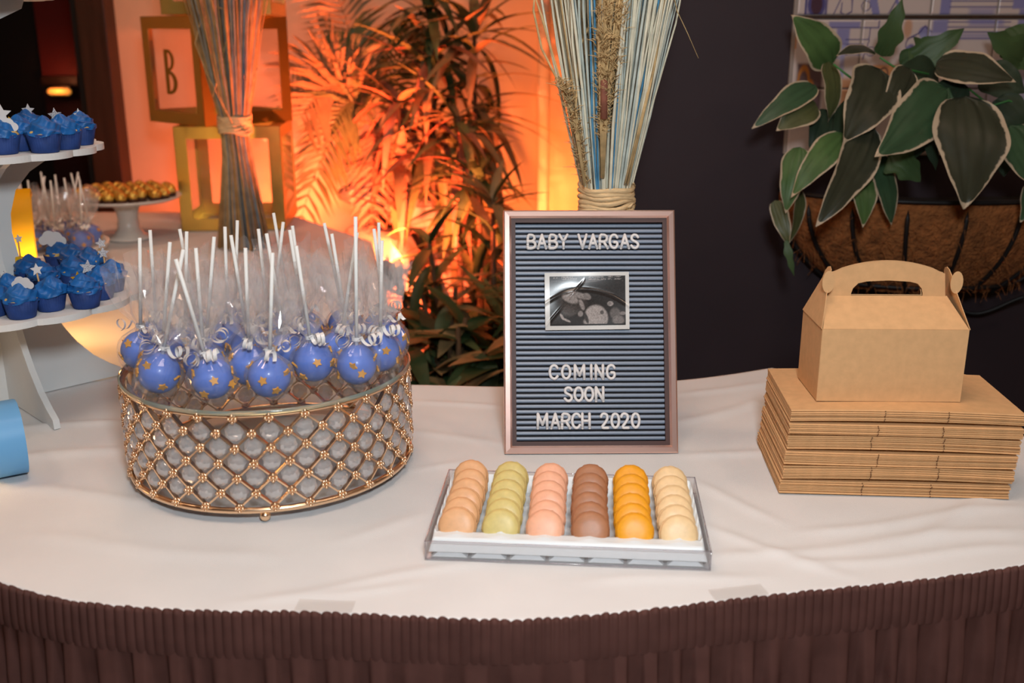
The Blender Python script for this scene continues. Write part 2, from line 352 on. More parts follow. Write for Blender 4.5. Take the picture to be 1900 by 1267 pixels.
# ------------------------------------------------------------------ gold crystal cake stand
SX, SY = -.33, 1.32
st = thing('crystal_cake_stand', 'round gold lattice cake stand with crystal beads and glass top', 'cake stand', (SX, SY, TZ+.004))
NC, RL, Z0, ZH = 28, .1855, .018, .0193
bar = {}
for sgn in (1, -1):
    pts = []
    for i in range(25):
        a = sgn*PI/NC*i/4; pts.append((RL*math.cos(a), RL*math.sin(a), Z0+ZH*i/4))
    b = MB(); vs = []
    for (x, y, z) in pts:                      # flat bar standing on edge, radially deep
        rd = Vector((x, y, 0)).normalized(); tg = Vector((-rd.y, rd.x, 0))
        for dr, dt in ((.0028, -.0016), (.0028, .0016), (-.0028, .0016), (-.0028, -.0016)): vs.append(Vector((x, y, z))+rd*dr+tg*dt)
    fs = [(i*4+k, i*4+(k+1) % 4, i*4+4+(k+1) % 4, i*4+4+k) for i in range(24) for k in range(4)]
    bar[sgn] = b.add(vs, fs).mesh('lattice_bar')
for sgn in (1, -1):
    for k in range(NC): obj('lattice_bar', bar[sgn], M['gold'], st, rot=(0, 0, 2*PI*k/NC))
ro = MB().ball((0, 0, .002), .0024, 8, 5)
for a in range(4): ro.ball((.0042*math.cos(a*PI/2), .0042*math.sin(a*PI/2), .0015), .0024, 8, 5)
ro.lathe([(.0058, -.002), (.0058, 0), (.0045, .001)], 12); ro = ro.mesh('rosette', True)
cr = MB().lathe([(.003, -.0086), (.0075, -.0068), (.0115, -.002), (.0122, .0012), (.0105, .0048), (.0065, .0078), (.0025, .0088)], 9).mesh('crystal_bead')
def ringM(a, z, r): 
    rd = Vector((math.cos(a), math.sin(a), 0)); return frameM(rd*r+Vector((0, 0, z)), (0, 0, 1), rd)
for row in range(7):
    for k in range(NC):
        a = 2*PI*(k + (.5 if row % 2 else 0))/NC; z = Z0+ZH*row
        obj('rosette', ro, M['gold'], st, M=ringM(a, z, RL+.0035))
        if 0 < row < 6: obj('crystal_bead', cr, M['crystal'], st, M=ringM(a+PI/NC, z, RL-.002))
MB().ring(RL+.001, .0042, .0135, 96).build('base_ring', M['gold'], st, True)
MB().ring(RL+.001, .0034, Z0+6*ZH+.003, 96).build('top_ring', M['gold'], st, True)
for a in (-81, 9, 99, 189):
    a = math.radians(a); MB().ball((RL*math.cos(a), RL*math.sin(a), .0055), .0068, 16, 10).build('ball_foot', M['gold'], st, True)
M['glass_top'] = film('glass_sheet', (.95, .975, .96), .12, .05, (.85, .72, .72), .02)
M['glass_edge'] = pm('green_glass_edge', (.55, .72, .62), .05, trans=.75, ior=1.5)
ZT = .1385
MB().lathe([(.0001, ZT+.0045), (.1895, ZT+.0045)], 96).build('glass_top', M['glass_top'], st, True)
e = MB().lathe([(.1890, ZT-.001), (.1915, ZT), (.1915, ZT+.004), (.1890, ZT+.0048)], 96); e.f = e.f[:-2]; e.build('glass_rim', M['glass_edge'], st, True)
# ------------------------------------------------------------------ cake pops
M['blue_candy'] = pm('blue_candy', srgb(84, 128, 226), .40, var=.18, vs=35, spec=.4, coat=.2)
M['purple_candy'] = M['blue_candy']
M['star_gold'] = pm('gold_sprinkle', srgb(228, 160, 48), .5, var=.1, vs=200)
M['stick'] = pm('paper_stick', (.85, .86, .84), .6)
M['cello'] = film('cellophane', (.997, .992, .99), .13, .085, (1, .95, .93), .05, fmax=.26)
M['ribbon'] = pm('white_ribbon', (.88, .85, .83), .25, spec=.7, coat=.3)
def cello_mesh(seed):
    r = random.Random(seed); n = 44; P = []
    ks = [(r.choice((3, 5, 7, 9, 11)), r.uniform(0, 6.3), r.uniform(.3, 1), r.uniform(-20, 20)) for _ in range(6)]
    prof = [(-.0283, .004), (-.0275, .013), (-.022, .0215), (-.012, .0275), (0, .0298), (.010, .0285), (.018, .0235), (.025, .0150), (.0305, .0075), (.034, .0052), (.038, .0065), (.045, .0125), (.054, .0195), (.064, .0240), (.075, .0270), (.086, .0295), (.097, .0315), (.108, .033)]
    for i, (z, rr) in enumerate(prof):
        row = []
        for k in range(n):
            a = 2*PI*k/n
            w = sum(c*math.sin(q*a+p+s*z) for q, p, c, s in ks)/2.2
            amp = .045 if z < .02 else (.16 if z < .034 else .36)
            jt = .0004 if z < .02 else (.0011 if z < .05 else .0022); x = rr*(1+amp*w) + r.uniform(-jt, jt)
            zz = z + r.uniform(-.001, .001)
            if z > .09: zz += .010*math.sin(3*a+ks[0][1])*(z-.085)/.02 + .006*math.sin(7*a+ks[1][1])*(z-.085)/.02
            row.append((x*math.cos(a), x*math.sin(a), zz))
        row.append(row[0]); P.append(row)
    return MB().grid(P).mesh('cellophane_wrap')
CELLO = [cello_mesh(i) for i in range(5)]
def strip(pts, ups, w):
    P = []
    for p, u in zip(pts, ups): p, u = Vector(p), Vector(u); P.append([p-u*w/2, p+u*w/2])
    return P
def ribbon_mesh(seed):
    r = random.Random(seed); b = MB()
    pts = [(.0062*math.cos(t*.5), .0062*math.sin(t*.5), .034) for t in range(14)]; b.grid(strip(pts, [(0, 0, 1)]*14, .005))
    for s in (0, 1):
        a0 = -PI/2 + (r.uniform(-1.2, 0) if s else r.uniform(0, 1.2)); dr = Vector((math.cos(a0), math.sin(a0), 0)); ax = Vector((-dr.y, dr.x, .2)).normalized()
        pts, ups = [], []; turns = r.uniform(1.5, 3.0); rc = r.uniform(.0055, .0085); n = 34; reach = r.uniform(.014, .024)
        for i in range(n):
            t = i/(n-1); an = t*turns*2*PI
            c = dr*(.007+.012*min(1, t*3)+.004*t) + Vector((0, 0, .036 - .004*t)) + ax*(t-.2)*reach
            pts.append(c + (dr*math.cos(an)+Vector((0, 0, 1))*math.sin(an))*rc*min(1, .25+t*2)); ups.append(ax)
        b.grid(strip(pts, ups, .0048))
    return b.mesh('ribbon', True)
RIB = [ribbon_mesh(i+20) for i in range(4)]
def ball_mesh(seed):
    r = random.Random(seed); q = [(r.uniform(-1, 1), r.uniform(-1, 1), r.uniform(0, 6)) for _ in range(4)]
    prof = [(.0255*math.sin(PI*i/18), -.0255*math.cos(PI*i/18)) for i in range(19)]; prof[0] = (.0015, -.0249); prof[1] = (.0055, -.0249); prof[-1] = (.0005, .0258)
    return MB().lathe(prof, 28, fn=lambda a, z, rr: 1+.02*math.sin(2*a+q[0][2])+.012*math.sin(3*a+z*60+q[1][2])).mesh('candy_ball', True)
BALLS = [ball_mesh(i) for i in range(3)]
STAR = MB().prism(star2(.0062, .55), -.001, .0012).mesh('sugar_star')
def cake_pop(base, v, label, group, i, scale=1.0, rot=None, stars=5, sm=None, stickm=None):
    v = Vector(v); r = random.Random(i*7+3)
    M0 = frameM(Vector(base), v, (0, -1, 0)) @ Matrix.Rotation(-PI/2, 4, 'X')     # local +Z along the stick, local -Y towards the viewer side
    M0 = M0 @ Matrix.Rotation(PI, 4, 'Z')
    p = thing('cake_pop', label, 'cake pop', group=group, M=M0)
    a = r.uniform(0, 6.28)
    cb_ = obj('candy_ball', BALLS[i % 3], sm or M['blue_candy'], p)
    MB().tube([(0, 0, .015), (0, 0, v.length)], .0023, 10).build('stick', stickm or M['stick'], p, True)
    obj('cellophane_wrap', CELLO[i % 5], M['cello'], p, rot=(0, 0, r.uniform(0, 6.28)))
    obj('ribbon', RIB[i % 4], M['ribbon'], p, rot=(0, 0, r.uniform(-.9, .9)+PI))
    k = 0
    for j in range(stars+3):
        az = PI/2 + (j-3.4)*.72 + r.uniform(-.25, .25); el = (-.45, .30, -.1, .5, -.35, .15)[(j+i) % 6] + r.uniform(-.12, .12)
        d = Vector((math.cos(az)*math.cos(el), math.sin(az)*math.cos(el), math.sin(el)))
        obj('sugar_star', STAR, M['star_gold'], cb_, M=frameM(d*.0262, Vector((r.uniform(-.6, .6), r.uniform(-.6, .6), 1)), d))
    return p
POPS = [(-0.4342, 1.1959, 0.0438, 0.0011, 0.1539), (-0.3634, 1.1759, -0.0251, -0.0149, 0.1499), (-0.2954, 1.1815, 0.015, -0.0029, 0.1538), (-0.2525, 1.2408, -0.0113, -0.008, 0.1511), (-0.1957, 1.2293, 0.0061, 0.0029, 0.1871), (-0.1728, 1.281, 0.0081, -0.0019, 0.1487), (-0.4892, 1.29, 0.0142, -0.0002, 0.15), (-0.3306, 1.2266, 0.0064, -0.0008, 0.1499), (-0.4886, 1.3528, 0.0052, 0.0002, 0.1487), (-0.4488, 1.2505, 0.0262, -0.0031, 0.1529), (-0.4385, 1.3788, -0.0109, -0.0086, 0.1469), (-0.441, 1.3224, 0.0165, -0.0009, 0.1524), (-0.3871, 1.2272, 0.0022, -0.0002, 0.1496), (-0.4018, 1.2818, 0.0253, -0.0037, 0.1537), (-0.3879, 1.3416, 0.0083, -0.0005, 0.1552), (-0.3474, 1.2973, -0.0108, -0.008, 0.1536), (-0.3987, 1.4189, 0.0155, -0.0013, 0.1503), (-0.3323, 1.3518, -0.0051, -0.0034, 0.151), (-0.2939, 1.2792, -0.0145, -0.0077, 0.1591), (-0.3271, 1.4621, -0.0134, -0.0087, 0.1548), (-0.3434, 1.4071, 0.0277, -0.0056, 0.1509), (-0.2788, 1.3336, -0.0121, -0.008, 0.1538), (-0.2899, 1.3891, -0.0095, -0.006, 0.149), (-0.2378, 1.4109, -0.0206, -0.014, 0.1502), (-0.2243, 1.3486, -0.0142, -0.0092, 0.1461), (-0.2282, 1.2918, 0.0309, -0.0018, 0.157), (-0.1689, 1.3373, -0.0124, -0.0068, 0.1543), (-0.1847, 1.3916, 0.0021, -0.0004, 0.152)]
ORDP = sorted(range(len(POPS)), key=lambda i: POPS[i][1])
rowsP = [ORDP[:5], ORDP[5:12], ORDP[12:20], ORDP[20:]]
RN = ['in the front row on the gold stand', 'in the second row on the gold stand', 'in the third row on the gold stand', 'at the back of the gold stand']
for rr_, idx in enumerate(rowsP):
    for k, i in enumerate(sorted(idx, key=lambda i: POPS[i][0]/POPS[i][1])):
        x, y, a, b, c = POPS[i]
        cake_pop((x, y, TZ+.1478+.0255), (a, b, c), 'blue starred cake pop, %s from left %s' % (ordn(k), RN[rr_]), 'cake pops on the gold stand', i)
# ------------------------------------------------------------------ macaron tray
TA = math.radians(-4.5)
tc = Vector((.0685, 1.125, TZ+.0035))
tr = thing('macaron_tray', 'clear plastic tray with white insert holding six rows of macarons', 'tray', tc, TA)
M['clear_tray'] = film('clear_styrene', (.97, .97, .975), .16, .05, (.85, .83, .86), .06)
M['tray_white'] = pm('white_styrene', (.80, .84, .86), .35, spec=.5, sss=0)
TW, TD, HT = .318, .198, .023
b = MB()
b.box((0, 0, .0008), (TW, TD, .0016)); b.build('tray_base', M['clear_tray'], tr)
for nm, c, dd in (('tray_side', (0, -TD/2, HT/2), (TW, .0016, HT)), ('tray_side', (0, TD/2, HT/2), (TW, .0016, HT)), ('tray_side', (-TW/2, 0, HT/2), (.0016, TD, HT)), ('tray_side', (TW/2, 0, HT/2), (.0016, TD, HT))):
    MB().box(c, dd).build(nm, M['clear_tray'], tr)
eb = MB()
for x0, y0, x1, y1 in ((-TW/2, -TD/2, TW/2, -TD/2), (TW/2, -TD/2, TW/2, TD/2), (TW/2, TD/2, -TW/2, TD/2), (-TW/2, TD/2, -TW/2, -TD/2)):
    for z in (.001, HT): eb.tube([(x0, y0, z), (x1, y1, z)], .0008, 6)
    eb.tube([(x0, y0, 0), (x0, y0, HT)], .0009, 6)
eb.build('rim', film('styrene_edge', (.86, .84, .87), .25, .10, (.75, .70, .76), .05), tr, True)
CP, RPt = .0503, .0272
ins = MB(); nx, ny = 145, 97; P = []
for j in range(ny):
    v = (j/(ny-1)-.5)*(TD-.008); row = []
    for i in range(nx):
        u = (i/(nx-1)-.5)*(TW-.006)
        cu = ((u/CP + .5) % 1.0) - .5 if abs(u) < 3*CP else .5       # -.5..+.5 over a column
        h = .0245 - .0230*max(0, 1-(abs(cu)/.43)**2.4)
        vin = (v + TD/2-.022)
        if abs(cu) > .40 and .0 < vin < .18: h += .0030*(1 if math.sin(vin*2*PI/RPt) > 0 else -.6)
        lipf = (v+TD/2)
        if lipf < .026: h = max(h, .0255-.0025*abs(math.cos(PI*u/CP))) if lipf > .012 else .0235
        if TD/2 - v < .014: h = .024
        e_ = min((TW-.006)/2-abs(u), (TD-.008)/2-abs(v)); h = h if e_ > .0045 else .008 + (h-.008)*max(0, e_)/.0045
        row.append((u, v, h))
    P.append(row)
ins.grid(P).build('insert', M['tray_white'], tr, True)
tri = MB()
for k in range(7):
    x = -.132+k*.044; 
    tri.add([(x-.02, -TD/2+.004, .0018), (x+.02, -TD/2+.004, .0018), (x, -TD/2+.010, .017), (x-.02, -TD/2+.03, .0018), (x+.02, -TD/2+.03, .0018)], [(0, 1, 2), (1, 4, 2), (4, 3, 2), (3, 0, 2)])
tri.build('insert_feet', M['tray_white'], tr)
MC = [('peach tan', (233, 178, 130)), ('pistachio green', (218, 198, 126)), ('salmon pink', (246, 182, 148)), ('chocolate brown', (178, 122, 88)), ('bright orange', (246, 168, 38)), ('pale cream', (243, 208, 158))]
def shell_mesh(seed):
    r = random.Random(seed); ph = [r.uniform(0, 6.3) for _ in range(4)]
    prof = [(.0001, .0072), (.009, .0070), (.0155, .0063), (.0190, .0048), (.0206, .0030), (.0210, .0018), (.0200, .0010), (.0214, .0004), (.0222, -.0006), (.0217, -.0020), (.019, -.0026), (.0001, -.0026)]
    def fn(a, z, rr): return 1 + (.012*math.sin(17*a+ph[0])+.012*math.sin(29*a+ph[1]) if -.003 < z < .0012 and rr > .0195 else .006*math.sin(2*a+ph[2]))
    return MB().lathe(prof, 40, fn=fn).mesh('shell', True)
SH = [shell_mesh(i) for i in range(3)]
FIL = MB().lathe([(.0001, -.0017), (.0205, -.0017), (.0213, 0), (.0205, .0017), (.0001, .0017)], 32).mesh('filling', True)
POSN = ['frontmost', 'second from the front', 'third from the front', 'fourth from the front', 'fifth from the front', 'rearmost']
for ci, (cn, cc) in enumerate(MC):
    c = srgb(*cc)
    ms = pm('macaron_'+cn.replace(' ', '_'), c, .42, var=.08, vs=140, bump=.1, bs=400, spec=.5, bdist=.0006)
    mf = pm('filling_'+cn.replace(' ', '_'), (c[0]*.62, c[1]*.5, c[2]*.42), .7, var=.3, vs=200)
    SHc = [q.copy() for q in SH]; FLc = FIL.copy()
    for q in SHc: q.materials.append(ms)
    FLc.materials.append(mf)
    for ri in range(6):
        lean = math.radians(31 + R.uniform(-4, 4))
        loc = Vector(((ci-2.5)*CP + R.uniform(-.001, .001), -TD/2+.0345+ri*RPt, .0250 + R.uniform(-.0003, .0008)))
        W_ = Matrix.Translation(tc) @ Matrix.Rotation(TA, 4, 'Z') @ Matrix.Translation(loc) @ Matrix.Rotation(PI/2-lean, 4, 'X') @ Matrix.Rotation(R.uniform(0, 6.3), 4, 'Z')
        m = thing('macaron', '%s macaron, %s of its column in the tray' % (cn, POSN[ri]), 'macaron', group='macarons in the clear tray', M=W_)
        obj('shell', SHc[(ri+ci) % 3], ms, m, M=Matrix.Translation((0, 0, .0039)))
        obj('shell', SHc[(ri+ci+1) % 3], ms, m, M=Matrix.Translation((0, 0, -.0039)) @ Matrix.Rotation(PI, 4, 'X'))
        obj('filling', FLc, mf, m)
# ------------------------------------------------------------------ letter board
BW, BH, LEAN = .2475, .3495, math.radians(20.5)
BM = Matrix.Translation((.1125, 1.3445, TZ+.003)) @ Matrix.Rotation(math.radians(.8), 4, 'Z') @ Matrix.Rotation(-LEAN, 4, 'X')
bd = thing('letter_board', 'rose gold framed letter board with white letters leaning on a reed bundle', 'letter board', M=BM)
M['rose'] = pm('rose_gold_frame', (.92, .63, .55), .28, .88, bump=.05, bs=40)
M['slat'] = pm('grey_blue_plastic', srgb(122, 135, 155), .40, spec=1.0, var=.12, vs=12)
M['blackback'] = pm('black_backing', srgb(24, 16, 18), .7)
FW = .0118
def frame_piece(L):      # mitred profile along X, outer edge at y=0 towards +z
    prof = [(0, -.022), (.0006, .0005), (.0025, .0020), (.0090, .0026), (FW, -.0005), (FW, -.022)]
    vs = []
    for sx in (-1, 1):
        for (w, dpt) in prof: vs.append((sx*(L/2-w), -dpt, w))
    n = len(prof)
    return MB().add(vs, [(i, (i+1) % n, n+(i+1) % n, n+i) for i in range(n)] + [tuple(range(n-1, -1, -1)), tuple(range(n, 2*n))])
for L, loc, ry in ((BW, (0, 0, 0), 0), (BW, (0, 0, BH), PI), (BH, (-BW/2, 0, BH/2), PI/2), (BH, (BW/2, 0, BH/2), -PI/2)):
    frame_piece(L).build('frame_rail', M['rose'], bd, loc=loc, rot=(0, ry, 0))
MB().box((0, .0205, BH/2), (BW-.006, .003, BH-.006)).build('back_panel', M['blackback'], bd)
MB().box((0, .016, BH/2), (BW-2*FW, .004, BH-2*FW)).build('felt_ground', M['blackback'], bd)
IW = BW-2*FW-.012; NS = 41; pit = (BH-2*FW-.012)/NS
MB().box((-(BW/2-FW-.003), .010, BH/2), (.006, .016, BH-2*FW)).build('inner_lip', pm('brown_lip', srgb(70, 38, 30), .5), bd)
MB().box(((BW/2-FW-.003), .010, BH/2), (.006, .016, BH-2*FW)).build('inner_lip', bpy.data.materials['brown_lip'], bd)
MB().box((0, .010, BH-FW-.003), (IW, .016, .006)).build('inner_lip', bpy.data.materials['brown_lip'], bd)
MB().box((0, .010, FW+.003), (IW, .016, .006)).build('inner_lip', bpy.data.materials['brown_lip'], bd)
sp = [(-.0025, .006), (-.0025, .0008), (-.0020, .0001), (0, -.0001), (.0020, .0001), (.0025, .0008), (.0025, .006)]
vs = [(sx*IW/2, d_, z_) for sx in (-1, 1) for z_, d_ in sp]; n = len(sp)
SL = MB().add(vs, [(i+1, i, n+i, n+i+1) for i in range(n-1)] + [tuple(range(n)), tuple(range(2*n-1, n-1, -1))]).mesh('slat', True); SL.set_sharp_from_angle(angle=math.radians(50))
Z0B = FW+.006
for k in range(NS): obj('slat', SL, M['slat'], bd, loc=(0, .008, Z0B+pit*(k+.5)))
MB().box((0, .075, .15), (.05, .004, .30), Matrix.Rotation(math.radians(0), 3, 'X')).build('easel_leg', M['blackback'], bd, loc=(0, -.01, .0), rot=(math.radians(-12) + 0, 0, 0)) if False else None
el = MB().tube([(0, .022, .26), (0, .105, .052)], .006, 8); el.build('easel_leg', M['blackback'], bd)
# stroke letters
GL = {'A': [[(0,0),(.5,1),(1,0)], [(.2,.36),(.8,.36)]], 'B': [[(0,0),(0,1),(.55,1),(.85,.88),(.85,.66),(.55,.53),(0,.53)], [(.55,.53),(.95,.4),(.95,.14),(.6,0),(0,0)]], 'Y': [[(0,1),(.5,.5),(1,1)], [(.5,.5),(.5,0)]], 'V': [[(0,1),(.5,0),(1,1)]],
      'R': [[(0,0),(0,1),(.6,1),(.92,.86),(.92,.62),(.6,.48),(0,.48)], [(.5,.48),(.98,0)]], 'G': [[(.95,.8),(.75,.97),(.45,1),(.15,.88),(0,.62),(0,.38),(.15,.12),(.45,0),(.75,.03),(.95,.2),(.95,.45),(.55,.45)]], 'S': [[(.9,.82),(.7,.97),(.4,1),(.1,.88),(.08,.66),(.3,.55),(.7,.45),(.92,.3),(.88,.12),(.6,0),(.3,.02),(.05,.18)]],
      'C': [[(.95,.8),(.75,.97),(.45,1),(.15,.88),(0,.62),(0,.38),(.15,.12),(.45,0),(.75,.03),(.95,.2)]], 'O': [[(.5,1),(.18,.9),(0,.62),(0,.38),(.18,.1),(.5,0),(.82,.1),(1,.38),(1,.62),(.82,.9),(.5,1)]], 'M': [[(0,0),(.02,1),(.5,.25),(.98,1),(1,0)]], 'I': [[(0,0),(0,1)]],
      'N': [[(0,0),(0,1),(.9,0),(.9,1)]], 'H': [[(0,0),(0,1)], [(.9,0),(.9,1)], [(0,.5),(.9,.5)]], '2': [[(.05,.78),(.2,.96),(.5,1),(.82,.9),(.88,.68),(.7,.45),(.05,0),(.92,0)]], '0': [[(.5,1),(.2,.9),(.04,.62),(.04,.38),(.2,.1),(.5,0),(.8,.1),(.96,.38),(.96,.62),(.8,.9),(.5,1)]]}
M['letter'] = pm('white_letter_plastic', (.80, .77, .76), .4)
def round_path(pts, closed=False):
    if len(pts) < 5: return pts
    P = np.array(pts)
    for _ in range(2):
        Q = [P[0]]
        for a, b in zip(P[:-1], P[1:]): Q += [a*.78+b*.22, a*.22+b*.78]
        Q.append(P[-1]); P = np.array(Q)
    return [tuple(p) for p in P]
def put_text(items, zc, h, w):
    for ch, xc in items:
        ww = w*(.0 if ch == 'I' else (1.18 if ch == 'M' else 1.0)); b = MB()
        for st_ in GL[ch]:
            pp = round_path(st_) if ch in 'BRGSCO20' else st_
            pts_ = [((x-.5)*ww if ch != 'I' else 0, 0, (z-.5)*h) for x, z in pp]
            if ch in 'GSCO20': b.tube(pts_, .0021, 8)
            else:
                for a_, c_ in zip(pts_[:-1], pts_[1:]): b.tube([a_, c_], .0021, 8)
            for q in (pts_ if ch not in 'GSCO20' else [pts_[0], pts_[-1]]): b.ball(q, .0021, 8, 6)
        b.build('letter', M['letter'], bd, True, loc=(xc, .0068, zc))
def bx(px): return (px-1096)/1308.
def bz(py): return (846-py)/1300.*.995
def line(s, xs, py, h=.0195, w=.0114): put_text([(c, bx(x)) for c, x in zip(s, xs)], bz(py), h, w)
line('BABYVARGAS', [988, 1007.5, 1029, 1048, 1084, 1104, 1124, 1143, 1164, 1183], 448)
line('COMING', [1028, 1051, 1076, 1098, 1114, 1135], 694)
line('SOON', [1055, 1074, 1093.5, 1114], 735.5)
line('MARCH2020', [1006, 1030, 1050, 1069, 1088, 1122, 1142, 1160, 1180], 785, .0205)
# ------------------------------------------------------------------ scan photo stuck on the board
PW, PH_ = .1205, .0815
PMx = BM @ Matrix.Translation((bx(1090.5), .0035, bz(562))) @ Matrix.Rotation(math.radians(-.6), 4, 'Y')
ph_ = thing('scan_photo', 'black and white scan print with white border on the letter board', 'photo', M=PMx)
def curl(u, v): return -.0062 - .10*v - .0026*math.exp(-((u+.022)/.017)**2-((v-.006)/.012)**2) - .0012*math.exp(-((v-.016+.05*u+6*u*u)/.0022)**2) - .0010*math.exp(-((v+.024-1.15*(u+.05))/.0025)**2)*(1 if u < -.012 else max(0, 1-(u+.012)/.01)) - .0008*math.sin(u*42+1)*math.sin(v*60)
nu, nv = 150, 104
P = [[(PW*(i/(nu-1)-.5), curl(PW*(i/(nu-1)-.5), PH_*(j/(nv-1)-.5)), PH_*(j/(nv-1)-.5)) for i in range(nu)] for j in range(nv)]
mb = MB().grid(P); me = mb.mesh('print', True)
U, V = np.meshgrid(np.linspace(0, 1, nu), np.linspace(1, 0, nv)[::1]); V = np.linspace(1, 0, nv)[:, None]*np.ones((1, nu)); 
rg = np.random.default_rng(2); img = np.full((nv, nu), .028)
def blob(cx, cy, rx, ry, val, ang=0., soft=.35):
    c, s = math.cos(ang), math.sin(ang); dx, dy = (U-cx)*1.43, (V-cy); a, b_ = (dx*c+dy*s)/(rx*1.43), (-dx*s+dy*c)/ry
    w = np.clip((1-np.sqrt(a*a+b_*b_))/soft+.5, 0, 1); img[:] = img*(1-w)+val*w
sp_ = rg.random((nv, nu)); sp_ = (sp_+np.roll(sp_, 1, 0)+np.roll(sp_, 1, 1)+np.roll(sp_, 1, (0, 1)))/4
# u left->right, V top->bottom, both over the whole card
blob(.52, .16, .17, .02, .10, -.1); blob(.33, .52, .17, .20, .06); blob(.30, .46, .10, .07, .30, .4); blob(.40, .40, .13, .05, .25, .3)
blob(.28, .66, .09, .10, .09, 0, .6); blob(.20, .77, .015, .06, .40, -.5); blob(.255, .83, .05, .018, .40, .45); blob(.435, .56, .025, .10, .28, -.35); blob(.42, .72, .03, .05, .25)
blob(.50, .42, .05, .05, .22, .6); blob(.60, .74, .125, .17, .36, .0, .2); blob(.56, .86, .10, .08, .36); blob(.69, .80, .055, .14, .34); blob(.675, .70, .024, .035, .10, .3)
blob(.775, .55, .035, .042, .34, 0, .3); blob(.765, .55, .02, .025, .2); blob(.83, .72, .06, .10, .12); blob(.87, .84, .07, .08, .18); blob(.92, .72, .04, .03, .2); blob(.67, .32, .16, .015, .09, .25); blob(.49, .80, .02, .1, .05, -.3)
img *= .55+.9*sp_
bord = (U < .055) | (U > .955) | (V < .065) | (V > .925)
img[V > .895] = .012
for (u0, u1, v0) in ((.10, .15, .095), (.20, .33, .085), (.20, .38, .115), (.52, .70, .085), (.52, .73, .118), (.745, .81, .085), (.82, .905, .085), (.745, .80, .118), (.82, .91, .118), (.08, .32, .145), (.90, .945, .155)):
    w = (U > u0) & (U < u1) & (abs(V-v0) < .009) & (rg.random((nv, nu)) > .35); img[w] = .30 if v0 < .14 else .10
rgb = np.stack([img*1.05, img*.93, img*.88], -1); rgb[bord] = (.70, .69, .66)
colr = me.color_attributes.new('Col', 'FLOAT_COLOR', 'POINT'); colr.data.foreach_set('color', np.c_[rgb.reshape(-1, 3), np.ones(nu*nv)].ravel())
obj('print', me, pm('photo_gloss', (1, 1, 1), .2, spec=.6, attr='Col'), ph_)
bkk = MB().grid([[(x, y+.0003, z) for x, y, z in row] for row in P[::3]]); bkk.build('paper_back', pm('paper_white', (.75, .74, .72), .7), ph_, True)
# ------------------------------------------------------------------ kraft boxes
def flat_mesh(bow, seed):
    r = random.Random(seed); w, d_ = .2890, .170; b = MB(); n = 16
    for z in (.0, .00125):
        P = []
        for i in range(n+1):
            u = i/n; x = (u-.5)*w; zz = z + bow*(1-(2*u-1)**2)
            P.append([(x+.0*y_, y_, zz) for y_ in (.0014 if z == 0 else .0012, d_*.5, d_ - (.012 if u > .93 else 0))])
        b.grid(P)
        b2 = MB().grid([[(x, (y_ if y_ > .01 else (.0 if z == 0 else .0016)), zz+.0009) for x, y_, zz in row] for row in P]); b.add(b2.v, b2.f)
    m = (n+1)*3
    def vi(s, i, j): return s*m+i*3+j
    fs = []
    for i in range(n):       # rounded folded front, thin rims at the back
        fs += [(vi(a_, i, 0), vi(a_, i+1, 0), vi(a_+1, i+1, 0), vi(a_+1, i, 0)) for a_ in (0, 1, 2)]
        for s in (0, 2): fs += [(vi(s, i, 2), vi(s, i+1, 2), vi(s+1, i+1, 2), vi(s+1, i, 2))]
    for i in (0, n):
        for s in (0, 2):
            for j in (0, 1): fs.append((vi(s, i, j), vi(s, i, j+1), vi(s+1, i, j+1), vi(s+1, i, j)))
    b.f += fs
    return b.mesh('folded_card')
BOWS = [0, .0022, -.0004, .0020, .0004, .0024]
NB = [7, 7, 7, 7, 6, 6]                  # from the bottom up
NOTCH = MB().box((0, -.0002, .0012), (.0012, .0008, .0014)).mesh('crease_notch')
tot = sum(NB); z = TZ+.0045; kk = 0
FL_M = [flat_mesh(b_, i) for i, b_ in enumerate(BOWS)]
for gi, nb in enumerate(NB):
    ox = R.uniform(-.001, .001); oy = R.uniform(-.002, .002); shift = (gi-3)*.0016
    for j in range(nb):
        idx = tot-1-kk; kk += 1
        M0 = Matrix.Translation((.4945+ox+shift+R.uniform(-.0008, .0008), 1.203+oy+R.uniform(-.0014, .0014), z)) @ Matrix.Rotation(math.radians(-3.6+R.uniform(-.35, .35)), 4, 'Z')
        f = thing('flat_gift_box', 'flat folded kraft box, %s from the top of the pile' % ordn(idx) if idx else 'flat folded kraft box on top of the pile, under the assembled box', 'box', group='flat kraft boxes in the pile', M=M0)
        obj('folded_card', FL_M[gi], M['kraft'], f)
        for xx in (-.04+.006*(gi % 3), .046+.004*(gi % 2)): obj('crease_notch', NOTCH, M['kraft_dark'], f, loc=(xx, 0, BOWS[gi]*.9))
        z += .00247
    z += (.0024 if gi < 5 else .0)+ (max(0, BOWS[gi]-BOWS[gi+1])*.55 if gi < 5 else 0) - (0.0002 if gi == 5 else 0)
ZS = z + BOWS[5]
gb = thing('gable_box', 'assembled kraft gable box with carry handle on the pile', 'box', (.4835, 1.240, ZS+.0003), math.radians(-1.2))
w, d_, h, hr, wr = .0915, .096, .0960, .128, .0755
tk = .0009
def sheet(name, pts, mat=M['kraft']): return MB().add(pts, [tuple(range(len(pts)))]).build(name, mat, gb, solid=tk)
sheet('front_panel', [(-w, 0, 0), (w, 0, 0), (w, 0, h), (-w, 0, h)])
sheet('back_panel', [(-w, d_, 0), (w, d_, 0), (w, d_, h), (-w, d_, h)])
sheet('bottom_panel', [(-w, 0, .0005), (w, 0, .0005), (w, d_, .0005), (-w, d_, .0005)])
sheet('roof_panel', [(-w, 0, h), (w, 0, h), (wr+.002, .047, hr), (-wr-.002, .047, hr)])
sheet('roof_panel', [(-w, d_, h), (w, d_, h), (wr+.002, .053, hr), (-wr-.002, .053, hr)])
